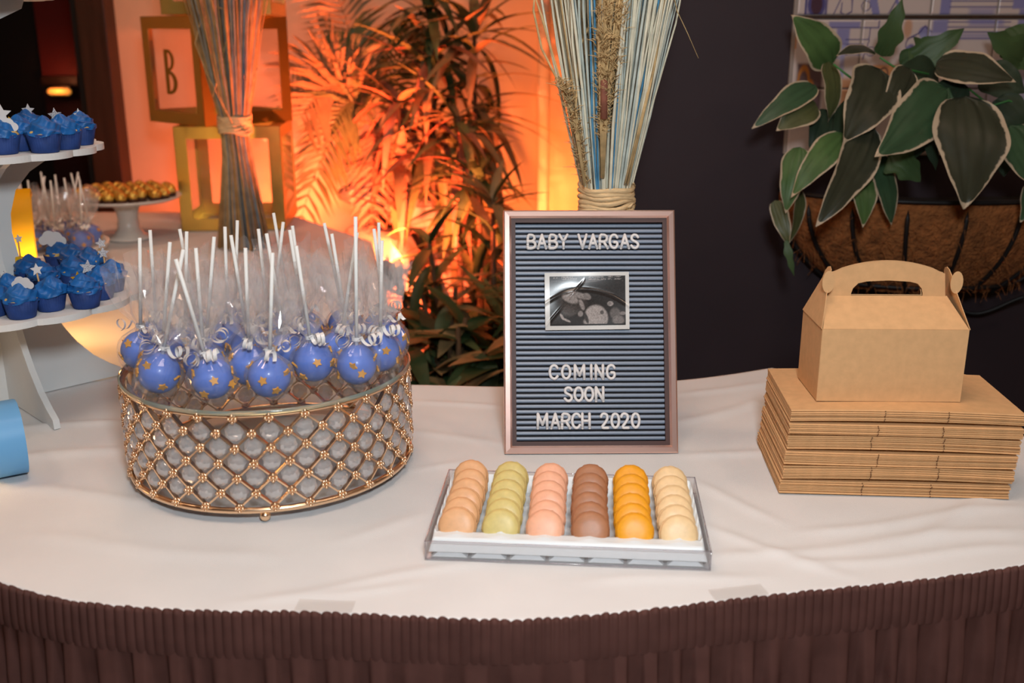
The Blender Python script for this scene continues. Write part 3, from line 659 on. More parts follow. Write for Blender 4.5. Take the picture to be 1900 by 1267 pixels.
for s in (-1, 1):
    # side wall carries on up as a tapering flap with a rounded ear
    sheet('side_panel', [(s*w, 0, 0), (s*w, d_, 0), (s*w, d_, h), (s*w, 0, h)])
    prof = [(0, h), (d_, h), (.064, .148), (.0625, .158), (.057, .164), (.050, .166), (.043, .164), (.0375, .158), (.036, .148)]
    sheet('side_flap', [(s*(w+.0012 - (zz-h)*.26), y_, zz) for y_, zz in prof])
    ear = [(s*(.0795+.0075*math.cos(a)*1.05+.0015), .030+.0*a, .150+.0145*math.sin(a)) for a in [k*PI/10 for k in range(21)][:-1]]
    sheet('lock_ear', ear)
for yy_ in (.0465, .0535):
    outer = [(-wr, hr-.002), (-wr+.004, hr+.030)] + [(-wr+.008+(2*wr-.016)*k/14, hr+.031+.0145*math.sin(PI*k/14)**.75) for k in range(15)] + [(wr-.004, hr+.030), (wr, hr-.002)]
    inner = [(.046, hr-.0005), (.046, hr+.003), (.044, hr+.010), (.038, hr+.0165), (.028, hr+.019), (0, hr+.0205), (-.028, hr+.019), (-.038, hr+.0165), (-.044, hr+.010), (-.046, hr+.003), (-.046, hr-.0005)]
    pts = [(x, yy_, z_) for x, z_ in outer+inner]
    MB().add(pts, [tuple(range(len(pts)))]).build('handle', M['kraft'], gb, solid=tk)
# ------------------------------------------------------------------ white cupcake tower
TX, TY = -.815, 1.57
tw = thing('cupcake_tower', 'white scalloped three tier cupcake tower at the left', 'cupcake stand', (TX, TY, TZ+.004), 0)
def scallop(Rr, n, depth, m=12):
    o = []
    for k in range(n):
        for j in range(m):
            a = 2*PI*(k+j/m)/n; o.append(((Rr-depth+depth*math.sin(PI*j/m)**.8)*math.cos(a), (Rr-depth+depth*math.sin(PI*j/m)**.8)*math.sin(a)))
    return o
TIERS = [(.175, .242, 18), (.396, .184, 15), (.618, .137, 12)]
for z, rr, n in TIERS: MB().prism(scallop(rr, n, .010), z, z+.0095, Matrix.Rotation(.16, 4, 'Z')).build('tier', M['white_board'], tw)
def panel(prof, ang, z0=0):          # symmetrical profile [(r, z)] made into an upright board
    out = prof + [(-r_, z_) for r_, z_ in prof[::-1]]
    Mx = Matrix.Rotation(ang, 4, 'Z') @ Matrix.Rotation(PI/2, 4, 'X')
    MB().prism(out, -.0048, .0048, Mx).build('upright_panel', M['white_board'], tw)
base = [(.186, 0), (.184, .014), (.165, .026), (.140, .046), (.115, .075), (.096, .105), (.082, .135), (.076, .16), (.076, .175)]
mid = [(.082, .1845), (.060, .20), (.042, .23), (.036, .27), (.038, .30), (.050, .335), (.075, .362), (.110, .382), (.135, .392), (.135, .396)]
top = [(.060, .4055), (.045, .43), (.036, .47), (.034, .52), (.04, .56), (.06, .59), (.095, .606), (.1, .618)]
for k, a in ((0, PI/4), (1, -PI/4)):
    for pr in (base, mid, top): panel(pr, a)
# ------------------------------------------------------------------ cupcakes
M['case'] = pm('blue_paper_case', srgb(44, 70, 132), .65, var=.25, vs=60, spec=.25)
M['icing'] = pm('blue_icing', srgb(30, 104, 178), .42, var=.3, vs=70, bump=.35, bs=120, spec=.45)
M['sponge'] = pm('yellow_sponge', srgb(228, 190, 110), .85, var=.2, vs=120)
M['pick'] = pm('wood_pick', srgb(222, 175, 118), .7)
M['card_white'] = pm('white_card', (.74, .73, .74), .6)
M['silver_glitter'] = pm('silver_glitter', (.72, .73, .78), .35, .4, var=.7, vs=900, bump=.6, bs=900)
M['gold_glitter'] = pm('gold_glitter', srgb(240, 180, 20), .4, .3, var=.5, vs=900, bump=.5, bs=900)
M['yellow_card'] = pm('yellow_card', srgb(245, 185, 20), .5)
def case_mesh():
    def fn(a, z, r): return 1+.022*math.sin(36*a)*(1 if z > .002 else .3)
    return MB().lathe([(.0165, 0), (.0172, .001), (.0222, .0245), (.0212, .0245), (.020, .02), (.0001, .02)], 108, fn=fn).mesh('paper_case', True)
CASE = case_mesh()
SPO = MB().lathe([(.0203, .021), (.0212, .0245), (.0185, .0285), (.010, .031), (.0001, .0315)], 24).mesh('sponge', True)
def icing_mesh(seed):
    r = random.Random(seed); P = []; n, m = 22, 40
    off = r.uniform(0, 6.3); sw = r.choice((3, 4, 5)); tw_ = r.uniform(2, 5); ex, ey = r.uniform(-.003, .003), r.uniform(-.003, .003)
    for i in range(n+1):
        t = i/n; row = []
        prof_r = .0225*math.cos(t*PI/2)**.62 if t < 1 else .0002
        z = .0225 + .0215*t**.85 + (.004*max(0, (t-.86)/.14))
        for k in range(m):
            a = 2*PI*k/m
            w = 1 + .10*math.sin(sw*a + tw_*t*3 + off)*math.sin(PI*min(1, t*1.25)) + .05*math.sin((sw*2+1)*a - tw_*t*5) 
            zz = z + .0022*math.sin(sw*a + tw_*t*4+off)*math.sin(PI*t) + r.uniform(-.0004, .0004)
            if t < .12: zz += .0018*math.sin(3*a+off)
            row.append((prof_r*w*math.cos(a)+ex*t, prof_r*w*math.sin(a)+ey*t, zz))
        row.append(row[0]); P.append(row)
    return MB().grid(P).mesh('icing', True)
ICE = [icing_mesh(i) for i in range(6)]
def cupcake(p, label, i, scale=1.0):
    c = thing('cupcake', label, 'cupcake', p, R.uniform(0, 6.3), 'blue iced cupcakes on the tower')
    c.scale = (scale,)*3
    obj('paper_case', CASE, M['case'], c); obj('sponge', SPO, M['sponge'], c); obj('icing', ICE[i % 6], M['icing'], c, loc=((.0025 if i % 3 == 0 else 0), 0, 0))
    return c
ZM, ZBt = .396+.0095+.0045, .175+.0095+.0045
CUPM = [(8, 291, 'leftmost front'), (39, 285, 'second from left'), (85, 288, 'large front'), (124, 282, 'third from right'), (150, 274, 'rightmost'), (57, 270, 'rear, white star')]
ml = ['blue cupcake at the left edge of the upper tier', 'blue cupcake between two front ones on the upper tier', 'biggest blue cupcake at the front of the upper tier', 'blue cupcake with bare sponge patch on the upper tier', 'rightmost blue cupcake on the upper tier', 'blue cupcake at the back of the upper tier']
UP = {}
for i, ((px, py, nm), lb) in enumerate(zip(CUPM, ml)):
    p = gz(px, py-6, ZM); p.z = TZ+ZM; 
    UP[i] = p; cupcake(p, lb, i, 1.08)
CUPB = [(42, 593, 'front blue cupcake with bare sponge side on the lower tier'), (97, 580, 'front blue cupcake with a swirled top, second visible on the lower tier'), (157, 575, 'front blue cupcake under the gold glitter star on the lower tier'), (187, 559, 'blue cupcake behind the gold star on the lower tier'), (207, 545, 'rightmost blue cupcake on the lower tier'),
        (126, 540, 'middle blue cupcake with a peaked top on the lower tier'), (-6, 588, 'blue cupcake cut by the left frame edge on the lower tier'), (12, 577, 'blue cupcake behind the white cloud pick on the lower tier'), (98, 545, 'blue cupcake beside the middle one on the lower tier'), (170, 520, 'rear right blue cupcake on the lower tier'),
        (112, 505, 'rearmost blue cupcake below the large cloud pick'), (60, 535, 'blue cupcake behind the yellow moon pick'), (140, 512, 'rear blue cupcake between two others on the lower tier')]
LOW = {}
cc = []
for i, (px, py, lb) in enumerate(CUPB):
    p = gz(px, py-6, ZBt); cc.append([p.x, p.y])
for _ in range(400):
    for i in range(len(cc)):
        for j in range(i):
            dx, dy = cc[i][0]-cc[j][0], cc[i][1]-cc[j][1]; L_ = math.hypot(dx, dy)+1e-9
            if L_ < .0475:
                k = (.0475-L_)/2/L_
                cc[i][0] += dx*k; cc[i][1] += dy*k; cc[j][0] -= dx*k; cc[j][1] -= dy*k
for i, (px, py, lb) in enumerate(CUPB):
    LOW[i] = Vector((cc[i][0], cc[i][1], TZ+ZBt)); cupcake(LOW[i], lb, i+2, 1.06)
# picks pushed into the icing
def cloud2(w):
    cs = [(-.32, 0, .17), (-.12, .12, .24), (.14, .10, .22), (.34, -.02, .16), (0, -.04, .2)]; o = []
    for k in range(64):
        a = 2*PI*k/64; d = 0
        for t in np.linspace(0, .62, 80):
            x, y = t*math.cos(a), t*math.sin(a)*.8
            if any((x-cx)**2+(y-cy)**2 < r*r for cx, cy, r in cs): d = t
        o.append((w*d*math.cos(a), w*d*math.sin(a)*.8))
    return o
def moon2(r):
    o = [(r*math.cos(a), r*math.sin(a)) for a in np.linspace(PI*.32, PI*1.72, 26)]
    return o + [(r*.28+r*.80*math.cos(a), r*.05+r*.80*math.sin(a)) for a in np.linspace(PI*1.62, PI*.40, 24)]
def topper(px, py, foot, kind, label, size=.011, yaw=0, lean=0):
    Yp = foot.y; c = at(px, py, Yp); f = Vector((foot.x + max(-.012, min(.012, c.x-foot.x)), Yp, foot.z+.036))
    t = thing('cupcake_pick', label, 'cupcake pick', f, 0, 'picks on the cupcakes')
    v = c - f
    MB().tube([(0, 0, -.006), v*.98], .0013, 8).build('pick_stick', M['pick'], t, True)
    out, mt = {'silver': (star2(size, .47), 'silver_glitter'), 'white': (star2(size, .47), 'card_white'), 'gold': (star2(size, .47), 'gold_glitter'), 'cloud': (cloud2(size*2.6), 'card_white'), 'moon': (moon2(size*1.5), 'yellow_card')}[kind]
    Mx = Matrix.Translation(v) @ Matrix.Rotation(yaw, 4, 'Z') @ Matrix.Rotation(PI/2-.1, 4, 'X') @ Matrix.Rotation(lean, 4, 'Z')
    MB().prism(out, .0012, .0022, Mx).build({'cloud': 'cloud_card', 'moon': 'moon_card'}.get(kind, 'star_card'), M[mt], t)
    if kind == 'moon':
        MB().prism([(x*.78+.006, y*.8-.001) for x, y in star2(.017, .9, 8)], -.0004, .0008, Mx).build('backing_card', M['card_white'], t)
        ey = [(-.0125+.0028*math.cos(a), .004+.0022*math.sin(a), .0026) for a in np.linspace(PI*1.1, PI*1.9, 7)]
        MB().tube([Mx @ Vector(q) for q in ey], .0004, 5).build('eye_line', M['black'], t)
topper(53, 205, UP[5], 'white', 'white card star pick at the back of the upper tier', .0105, .05)
topper(103, 214, UP[3], 'silver', 'silver glitter star pick on the upper tier', .0112, -.1, .1)
topper(145, 214, UP[4], 'white', 'white star pick turned edge-on at the right of the upper tier', .0105, 1.1)
topper(22, 230, UP[1], 'gold', 'small gold star pick at the left of the upper tier', .0115, .6, .3)
topper(2, 212, UP[0] + Vector((0, .01, 0)), 'white', 'large white star pick cut by the left edge of the picture', .0150, .2)
topper(8, 235, UP[0], 'cloud', 'white cloud pick at the left edge of the upper tier', .0145, .25)
topper(146, 518, LOW[2], 'gold', 'gold glitter star pick at the front of the lower tier', .0118, -.1, .05)
topper(163, 496, LOW[3], 'silver', 'large silver star pick beside the gold star', .0122, .1, -.1)
topper(192, 469, LOW[4], 'silver', 'silver star pick on the rightmost lower cupcake', .0095, .1)
topper(187, 451, LOW[9], 'silver', 'tilted silver star pick at the rear right of the lower tier', .0095, .5, .2)
topper(98, 446, LOW[10], 'cloud', 'large white cloud pick at the back of the lower tier', .0180, .05)
topper(40, 497, LOW[11], 'moon', 'yellow sleeping moon pick on the lower tier', .0125, .1)
topper(67, 500, LOW[1], 'white', 'narrow white star pick right of the yellow moon', .0095, .8)
topper(11, 516, LOW[7], 'silver', 'silver glitter star pick left of the small cloud', .0115, .1, .15)
topper(43, 528, LOW[0], 'cloud', 'small white cloud pick on the front lower cupcake', .0125, -.05)
topper(33, 443, LOW[11] + Vector((-.012, .02, 0)), 'white', 'thin white star pick in front of the yellow light', .0075, 1.0)
# ------------------------------------------------------------------ marquee lights
M['blue_paint'] = pm('sky_blue_paint', srgb(112, 176, 228), .45, spec=.4)
M['yellow_paint'] = pm('yellow_paint', srgb(250, 190, 5), .45, spec=.4)
M['bulb'] = pm('warm_bulb', (1, .85, .5), .3, em=(1, .66, .28), ems=5.0)
M['cream_in'] = pm('cream_inner', (.85, .78, .62), .5)
def marquee(name, label, outl, depth, loc, rotz, wall, bulbs, thick=.004, back=True):
    t = thing(name, label, 'light', loc, rotz)
    n = len(outl); b = MB(); vs = []
    C_ = np.mean(np.array(outl), axis=0); inn = []
    P_ = np.array(outl); tg = np.roll(P_, -1, 0)-np.roll(P_, 1, 0); tg /= np.linalg.norm(tg, axis=1)[:, None]+1e-9; nr = np.c_[-tg[:, 1], tg[:, 0]]
    inn = P_+nr*thick
    for (x, z), (x2, z2) in zip(outl, inn): vs += [(x, 0, z), (x, depth, z), (x2, 0, z2), (x2, depth, z2)]
    fs = []
    for i in range(n):
        j = (i+1) % n; a, c = i*4, j*4
        fs += [(a, c, c+1, a+1), (a+2, a+3, c+3, c+2), (a, a+2, c+2, c), (a+1, c+1, c+3, a+3)]
    b.add(vs, fs).build('side_wall', wall, t, True, auto=True)
    if back: MB().prism([(x, z) for x, z in inn], -.002, .002, Matrix.Translation((0, depth-.004, 0)) @ Matrix.Rotation(PI/2, 4, 'X')).build('back_plate', M['cream_in'], t)
    for x, z in bulbs: MB().ball((x, depth*.45, z), .0065, 14, 10).build('bulb', M['bulb'], t, True)
    return t
bo = [(.058*math.cos(a)*(1+.0*a), .063+.0625*math.sin(a)) for a in np.linspace(-PI/2, PI*.28, 22)] + [(.0, .122), (-.03, .119), (-.07, .108), (-.1, .095), (-.12, .075), (-.13, .05), (-.11, .015), (-.06, .0006)]
bo = [(x*.80, z*.80) for x, z in bo]
bl = marquee('marquee_light', 'sky blue marquee light with warm bulbs at the left table edge', bo, .042, (-.695, 1.262, TZ+.004), math.radians(-58), M['blue_paint'], [(.034, .07), (.034, .04), (.012, .017), (0, .08), (-.03, .016), (-.06, .034), (-.07, .07)])
def plight(name, loc, e, c=(1, .6, .25), r=.02):
    d = bpy.data.lights.new(name, 'POINT'); d.energy = e; d.color = c; d.shadow_soft_size = r
    o = bpy.data.objects.new(name, d); COL.objects.link(o); o.location = loc; return o
plight('marquee_glow', (-.752, 1.236, TZ+.05), .30)
mo = [(-x*1.0, z+.134) for x, z in moon2(.134)][::-1]
mp0 = at(44, 400, 1.93)
ml_ = marquee('moon_light', 'bright yellow crescent moon light behind the cupcake tower', mo, .045, (mp0.x-.092, 2.06, TZ+.006), math.radians(-67), M['yellow_paint'], [(.107*math.cos(a), .134+.107*math.sin(a)) for a in np.linspace(-1.0, 1.0, 7)])
plight('moon_glow', (mp0.x+.03, 1.90, TZ+.13), 1.3, (1, .52, .16))
# ------------------------------------------------------------------ gold foil gift cubes on the rear table
M['acrylic'] = film('clear_film', (.98, .97, .97), .08, .03, (.95, .9, .88), .05)
M['blackfoil'] = M['goldfoil']
def cube_box(name, label, c, rz, S=.31, fw=.036):
    t = thing(name, label, 'gift box', c, rz, 'gold framed balloon boxes')
    h = S/2
    fr_out = [(-h, -h), (h, -h), (h, h), (-h, h)]; w = h-fw; fr_in = [(-w, -w), (w, -w), (w, w), (-w, w)]
    vs = [(x, y, 0) for x, y in fr_out] + [(x, y, 0) for x, y in fr_in]
    b = MB().add(vs, [(i, (i+1) % 4, 4+(i+1) % 4, 4+i) for i in range(4)]); fm = b.mesh('foil_frame')
    pmh = MB().add([(x, y, 0) for x, y in [(-w-.004, -w-.004), (w+.004, -w-.004), (w+.004, w+.004), (-w-.004, w+.004)]], [(0, 1, 2, 3)]).mesh('clear_pane')
    for ax, an in (('X', 0), ('X', PI/2), ('X', PI), ('X', -PI/2), ('Y', PI/2), ('Y', -PI/2)):
        Mx = Matrix.Translation((0, 0, h)) @ Matrix.Rotation(an, 4, ax) @ Matrix.Translation((0, 0, h))
        o = obj('foil_frame', fm, M['goldfoil'], t, M=Mx); s_ = o.modifiers.new('s', 'SOLIDIFY'); s_.thickness = .0016; s_.offset = -1
        obj('clear_pane', pmh, M['acrylic'], t, M=Mx @ Matrix.Translation((0, 0, -.001)))
    return t, h
b1, hh = cube_box('balloon_box', 'lowest gold framed clear box standing on the rear table', (-.858, 3.235, TZ+.0045), math.radians(5))
b2, _ = cube_box('balloon_box', 'middle gold framed clear box turned cornerwise, marked with a letter', (-.905, 3.255, TZ+.0045+.3125), math.radians(48))
b3, _ = cube_box('balloon_box', 'topmost gold framed clear box at the upper picture edge', (-.858, 3.235, TZ+.0045+.625), math.radians(4))
# the letter on the left face of the middle box
lb = MB()
stem = [(-.036, -.065), (-.016, -.065), (-.016, .065), (-.036, .065)]
Mf = Matrix.Translation((0, 0, hh)) @ Matrix.Rotation(-PI/2, 4, 'Z') @ Matrix.Rotation(PI/2, 4, 'X') @ Matrix.Translation((0, -.004, hh+.0006))
lb.prism(stem, 0, .0012, Mf)
for zc, rx, rz_ in ((.033, .032, .032), (-.031, .040, .034)):
    o_ = [(-.018+rx*1.15*math.cos(a), zc+rz_*math.sin(a)) for a in np.linspace(-PI/2, PI/2, 14)] ; i_ = [(-.018+rx*.62*math.cos(a), zc+(rz_-.009)*math.sin(a)) for a in np.linspace(PI/2, -PI/2, 14)]
    lb.prism(o_+i_, 0, .0012, Mf)
lb.build('letter', pm('dull_gold_print', srgb(170, 120, 40), .5, .3), b2)
# ------------------------------------------------------------------ white pedestal with foil chocolates
cs = thing('pedestal_stand', 'white pedestal cake stand carrying gold foil chocolates', 'cake stand', (-1.115, 2.95, TZ+.005))
MB().lathe([(.062, 0), (.062, .004), (.045, .012), (.031, .03), (.028, .06), (.034, .09), (.058, .106), (.075, .110)], 40).build('foot', M['white_china'], cs, True)
MB().lathe([(.075, .109), (.135, .112), (.152, .118), (.156, .123), (.153, .124), (.14, .119), (.0001, .1165)], 64).build('plate', M['white_china'], cs, True)
M['foil_ball'] = pm('crinkled_gold_foil', (.86, .56, .12), .30, .9, var=.25, vs=90, bump=1.0, bs=110, bdist=.004)
M['brown_cup'] = pm('brown_paper_cup', srgb(74, 40, 24), .7)
CB = MB().lathe([(.0004, .0025), (.009, .005), (.0150, .013), (.0165, .019), (.0150, .0265), (.0095, .0325), (.0004, .0352)], 16, fn=lambda a, z, r: 1+.05*math.sin(7*a+z*400)+.04*math.sin(11*a-z*700)).mesh('foil_ball'); 
CC = MB().lathe([(.0115, 0), (.0165, .0125), (.0158, .0125), (.011, .001), (.0001, .001)], 40, fn=lambda a, z, r: 1+.03*math.sin(24*a)).mesh('paper_cup', True)
k = 0; chs = []
for j in range(-4, 5):
    for i in range(-4, 5):
        x, y = i*.0355+(.0178 if j % 2 else 0)+.003*math.sin(i*5+j*3), j*.0315+.003*math.cos(i*3+j*7)
        if math.hypot(x, y) < .133: chs.append((x, y, j))
rws = sorted(set(q[2] for q in chs))
for rj, y_row in enumerate(rws):
    for qi, (x, y, _j) in enumerate(sorted(q for q in chs if q[2] == y_row)):
        c = thing('foil_chocolate', 'gold foil chocolate, %s from left in row %s from the front of the pedestal' % (ordn(qi), ORD[rj]) if False else 'gold foil chocolate on the pedestal, %s row from front, %s from left' % (ORD[rj], ordn(qi)), 'chocolate', (-1.115+x, 2.95+y, TZ+.1225), R.uniform(0, 6), 'foil chocolates on the pedestal')
        obj('foil_ball', CB, M['foil_ball'], c); obj('paper_cup', CC, M['brown_cup'], c)
# ------------------------------------------------------------------ rear dish of cake pops
dsh = Vector((-1.225, 2.60, TZ+.005))
pd = thing('pop_dish', 'white footed dish of cake pops behind the cupcake tower', 'cake stand', dsh)
MB().lathe([(.08, 0), (.075, .006), (.05, .012), (.05, .02), (.09, .026)], 40).build('foot', M['white_china'], pd, True)
MB().lathe([(.09, .0255), (.15, .030), (.172, .040), (.178, .052), (.174, .053), (.160, .042), (.0001, .036)], 64).build('plate', M['white_china'], pd, True)
REAR = [(40, 323), (47, 320), (72, 311), (68, 330), (85, 304), (96, 311), (103, 313), (115, 301), (122, 306), (138, 312), (145, 302), (150, 310), (160, 304), (167, 313), (120, 330), (95, 335), (148, 335)]
rp = []
for px, py in REAR:
    p = gz(px, py, .045+.0255+.15); rp.append([p.x, p.y])
for it in range(600):
    for i in range(len(rp)):
        for j in range(i):
            dx, dy = rp[i][0]-rp[j][0], rp[i][1]-rp[j][1]; L_ = math.hypot(dx, dy)+1e-9
            if L_ < .057:
                kx = (.057-L_)/2/L_; rp[i][0] += dx*kx; rp[i][1] += dy*kx; rp[j][0] -= dx*kx; rp[j][1] -= dy*kx
        dx, dy = rp[i][0]-dsh.x, rp[i][1]-dsh.y; L_ = math.hypot(dx, dy)
        if L_ > .135: rp[i][0] = dsh.x+dx*.135/L_; rp[i][1] = dsh.y+dy*.135/L_
for n_, i in enumerate(sorted(range(len(rp)), key=lambda i: rp[i][0]/rp[i][1])):
    b_ = Vector((rp[i][0], rp[i][1], TZ+.005+.0405+.0255))
    px, py = REAR[i]; tp = gz(px, py, .045+.0255+.15); v = Vector((max(-.03, min(.03, tp.x-b_.x)), max(-.03, min(.03, tp.y-b_.y)), .15))
    cake_pop(b_, v, 'wrapped cake pop on the rear white dish, %s from left' % ordn(n_), 'cake pops on the rear dish', i+40, sm=M['blue_candy'], stickm=M['stick'])
# ------------------------------------------------------------------ dried reed bundles
M['reed_white'] = pm('pale_reed', srgb(238, 230, 204), .7, var=.2, vs=40)
M['reed_blue'] = pm('blue_reed', srgb(84, 150, 190), .7, var=.3, vs=40)
M['reed_pale_blue'] = pm('pale_blue_reed', srgb(202, 210, 200), .7, var=.25, vs=40)
M['reed_tan'] = pm('tan_grass', srgb(212, 178, 126), .8, var=.3, vs=60)
M['reed_brown'] = pm('brown_spike', srgb(150, 92, 72), .8, var=.2, vs=60)
M['raffia'] = pm('raffia', srgb(242, 206, 156), .75, var=.25, vs=70, stretch=(1, 1, 6))
M['reed_grey'] = pm('grey_blue_reed', srgb(158, 156, 146), .75, var=.3, vs=40)
M['reed_umber'] = pm('umber_reed', srgb(190, 152, 100), .8, var=.3, vs=40)
def bundle(name, label, loc, seed, mats, zt, rt, rb, ztop, rtop, n=170, head=True, thick=.0023):
    r = random.Random(seed); t = thing(name, label, 'dried bundle', loc, 0, 'raffia tied reed bundles')
    parts = {k: MB() for k in mats}
    for i in range(n):
        a = r.uniform(0, 2*PI); q = math.sqrt(r.uniform(.05, 1)); k = r.choices(list(mats), [mats[m_][0] for m_ in mats])[0]
        if k == 'tan_stems' and math.cos(a) > .2: a += PI
        top = ztop*r.uniform(.82, 1.0); rr = rtop*q*r.uniform(.9, 1.1); th = thick*r.uniform(.6, 1.15)*(0.6 if k == 'tan_stems' else 1)
        pts = [(rb*q*math.cos(a+.3), rb*q*math.sin(a+.3), 0), (rt*q*1.05*math.cos(a+.15), rt*q*1.05*math.sin(a+.15), zt*.75), (rt*q*math.cos(a), rt*q*math.sin(a), zt)]
        for s in (.25, .5, .75, 1):
            e = s**.95; w = .010*r.uniform(-1, 1)*s
            pts.append(((rt*q*(1-e)+rr*e)*math.cos(a)+w, (rt*q*(1-e)+rr*e)*math.sin(a)+w*.5, zt+(top-zt)*s))
        parts[k].tube(pts, [th, th, th, th, th*.95, th*.85, th*.6], 5)
    for k, b in parts.items():
        o = b.build(k, M[mats[k][1]], t, True); o['kind'] = 'stuff'
    rf = MB()
    for j in range(7):
        z0 = zt-.020+j*.0065; pts = []
        for i in range(25):
            a = 2*PI*i/24; pts.append(((rt+.0045+.0012*math.sin(5*a+j))*math.cos(a), (rt+.0045+.0012*math.sin(5*a+j))*math.sin(a), z0+.003*math.sin(2*a+j*1.3)+.003*math.sin(a*3+j)))
        rf.tube(pts, .0045, 6)
    rf.build('raffia_tie', M['raffia'], t, True)
    kn = MB()
    for (dx, dz, L_) in ((.03, -.008, .03), (.018, -.02, .02), (.01, .012, .03)):
        kn.tube([(rt*.75, -rt*.75, zt-.01), (rt*.75+dx*.6, -rt*.8-.01, zt-.01+dz*.5), (rt*.75+dx, -rt*.8-.008, zt-.012+dz)], [.0028, .002, .001], 6)
    kn.build('raffia_knot', M['raffia'], t, True)
    return t, r
fx, fy = .1465, 1.585
fb, r = bundle('reed_bundle', 'tall raffia tied bundle of white and blue reeds behind the letter board', (fx, fy, TZ+.005), 3, {'white_reeds': (8, 'reed_white'), 'pale_blue_reeds': (2.2, 'reed_pale_blue'), 'blue_reeds': (.7, 'reed_blue'), 'tan_stems': (1.1, 'reed_tan')}, .322, .036, .060, .95, .140, 330)
def L3(px, py, Y): return at(px, py, Y) - Vector((fx, fy, TZ+.005))
# feathery grass plume in the middle and seed heads on the left edge
rr_ = random.Random(9)
def fuzz(path, nseg, rad, ln, th):
    b = MB(); path = [Vector(p) for p in path]
    for i in range(nseg):
        u = rr_.random()*(len(path)-1); k = int(u); p = path[k].lerp(path[min(k+1, len(path)-1)], u-k)
        a = rr_.uniform(0, 2*PI); d = Vector((math.cos(a), math.sin(a), rr_.uniform(.4, 1.6))).normalized()
        p = p + Vector((rr_.uniform(-1, 1), rr_.uniform(-1, 1), 0))*rad(u/(len(path)-1)); l = ln*rr_.uniform(.5, 1.2)
        b.tube([p, p+d*l*.5, p+d*l+Vector((rr_.uniform(-1, 1), rr_.uniform(-1, 1), -.6))*l*.35], [th, th, th*.3], 4)
    return b
pl_ = [L3(1118, 260, fy-.055), L3(1126, 160, fy-.075), L3(1134, 60, fy-.09), L3(1140, -40, fy-.10)]
o = fuzz(pl_, 900, lambda u: .004+.017*min(1, u*1.6), .015, .0006).build('grass_plume', M['reed_tan'], fb, True); o['kind'] = 'stuff'
sv = MB()
for i in range(26):
    a = rr_.uniform(-1, 1); sv.tube([L3(1118+a*3, 330, fy-.05), L3(1120+a*8, 200, fy-.07), L3(1128+a*22, 70, fy-.088), L3(1136+a*26, -30, fy-.1)], .0009, 4)
o = sv.build('plume_stems', M['reed_tan'], fb, True); o['kind'] = 'stuff'
MB().tube([L3(1120.5, 220, fy-.074), L3(1121, 150, fy-.080), L3(1123, 148, fy-.08)], [.0052, .0052, .002], 10).build('brown_spike', M['reed_brown'], fb, True)
lft = [L3(1088, 340, fy-.03), L3(1070, 250, fy-.04), L3(1055, 190, fy-.05), L3(1040, 150, fy-.055)]
o = fuzz(lft, 260, lambda u: .008, .020, .0007).build('seed_head', M['reed_tan'], fb, True); o['kind'] = 'stuff'
for pth in ([(1085, 345), (1062, 210), (1038, 155), (1005, 90), (990, 20), (993, -30)], [(1086, 340), (1066, 220), (1040, 150), (1022, 90), (1005, 30), (988, -20)], [(1082, 330), (1068, 200), (1075, 90), (1105, 20), (1115, -20)], [(1160, 340), (1200, 180), (1225, 40), (1240, -20)], [(1165, 340), (1213, 130), (1230, 20), (1235, -20)]):
    MB().tube([L3(x, y, fy-.045) for x, y in pth], [.0018]*(len(pth)-1)+[.0008], 6).build('loose_stem', M['reed_tan'], fb, True)
MB().tube([L3(1296, 108, fy-.02), L3(1275, 60, fy-.02), L3(1256, 20, fy-.02), L3(1246, -30, fy-.02), L3(1200, -130, fy-.01), L3(1165, 330, fy)], [.0004, .0006, .0008, .0010, .001, .001], 5).build('loose_stem', M['reed_tan'], fb, True)
b2x, b2y = -.752, 2.83
sb, r = bundle('reed_bundle', 'grey and tan raffia tied reed bundle in front of the gold boxes', (b2x, b2y, TZ+.006), 8, {'grey_reeds': (3.5, 'reed_grey'), 'umber_reeds': (4, 'reed_umber'), 'blue_reeds': (1.0, 'reed_blue'), 'tan_stems': (1.2, 'reed_tan')}, .335, .038, .074, .98, .145, 320)
def L4(px, py, Y): return at(px, py, Y) - Vector((b2x, b2y, TZ+.006))
for pth in ([(395, 180), (412, 110), (425, 55), (432, 20)], [(432, 230), (385, 140), (362, 80), (372, 40), (392, 20)], [(425, 20), (400, 12), (390, 25)], [(462, 190), (470, 150), (478, 125)]):
    MB().tube([L4(x, y, b2y-.06) for x, y in pth], .0016, 6).build('loose_stem', M['reed_tan'], sb, True)
# ------------------------------------------------------------------ planted corner with stones and an orange uplight
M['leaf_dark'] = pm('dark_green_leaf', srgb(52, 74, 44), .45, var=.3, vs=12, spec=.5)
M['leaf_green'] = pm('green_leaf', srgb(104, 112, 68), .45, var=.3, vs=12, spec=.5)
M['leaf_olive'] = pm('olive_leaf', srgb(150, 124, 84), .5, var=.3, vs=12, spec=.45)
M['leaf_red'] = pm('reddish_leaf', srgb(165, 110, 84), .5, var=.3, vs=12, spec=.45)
M['stem'] = pm('brown_stem', srgb(88, 66, 44), .8, var=.3, vs=30)
M['stone'] = pm('pale_stone', srgb(190, 170, 150), .85, var=.3, vs=8, bump=.5, bs=30, bdist=.01)
M['soil'] = pm('dark_soil', srgb(40, 30, 24), .95, var=.4, vs=30)
def leaf_mesh(L_, W_, droop=.3, fold=.25, n=9, tipk=1.0, wave=0.):
    P = []
    for i in range(n+1):
        t = i/n; w = W_*(math.sin(PI*min(1, t**.72))**.85)*(1-.15*t) if 0 < t < 1 else 0.0006
        z = -droop*L_*t*t; y = L_*(t - .12*droop*t*t)
        P.append([(s*w/2, y, z+fold*abs(s)*w/2 + wave*W_*math.sin(t*9+s*2)*abs(s)) for s in (-1, -.5, 0, .5, 1)])
    return MB().grid(P).mesh('leaf', True)
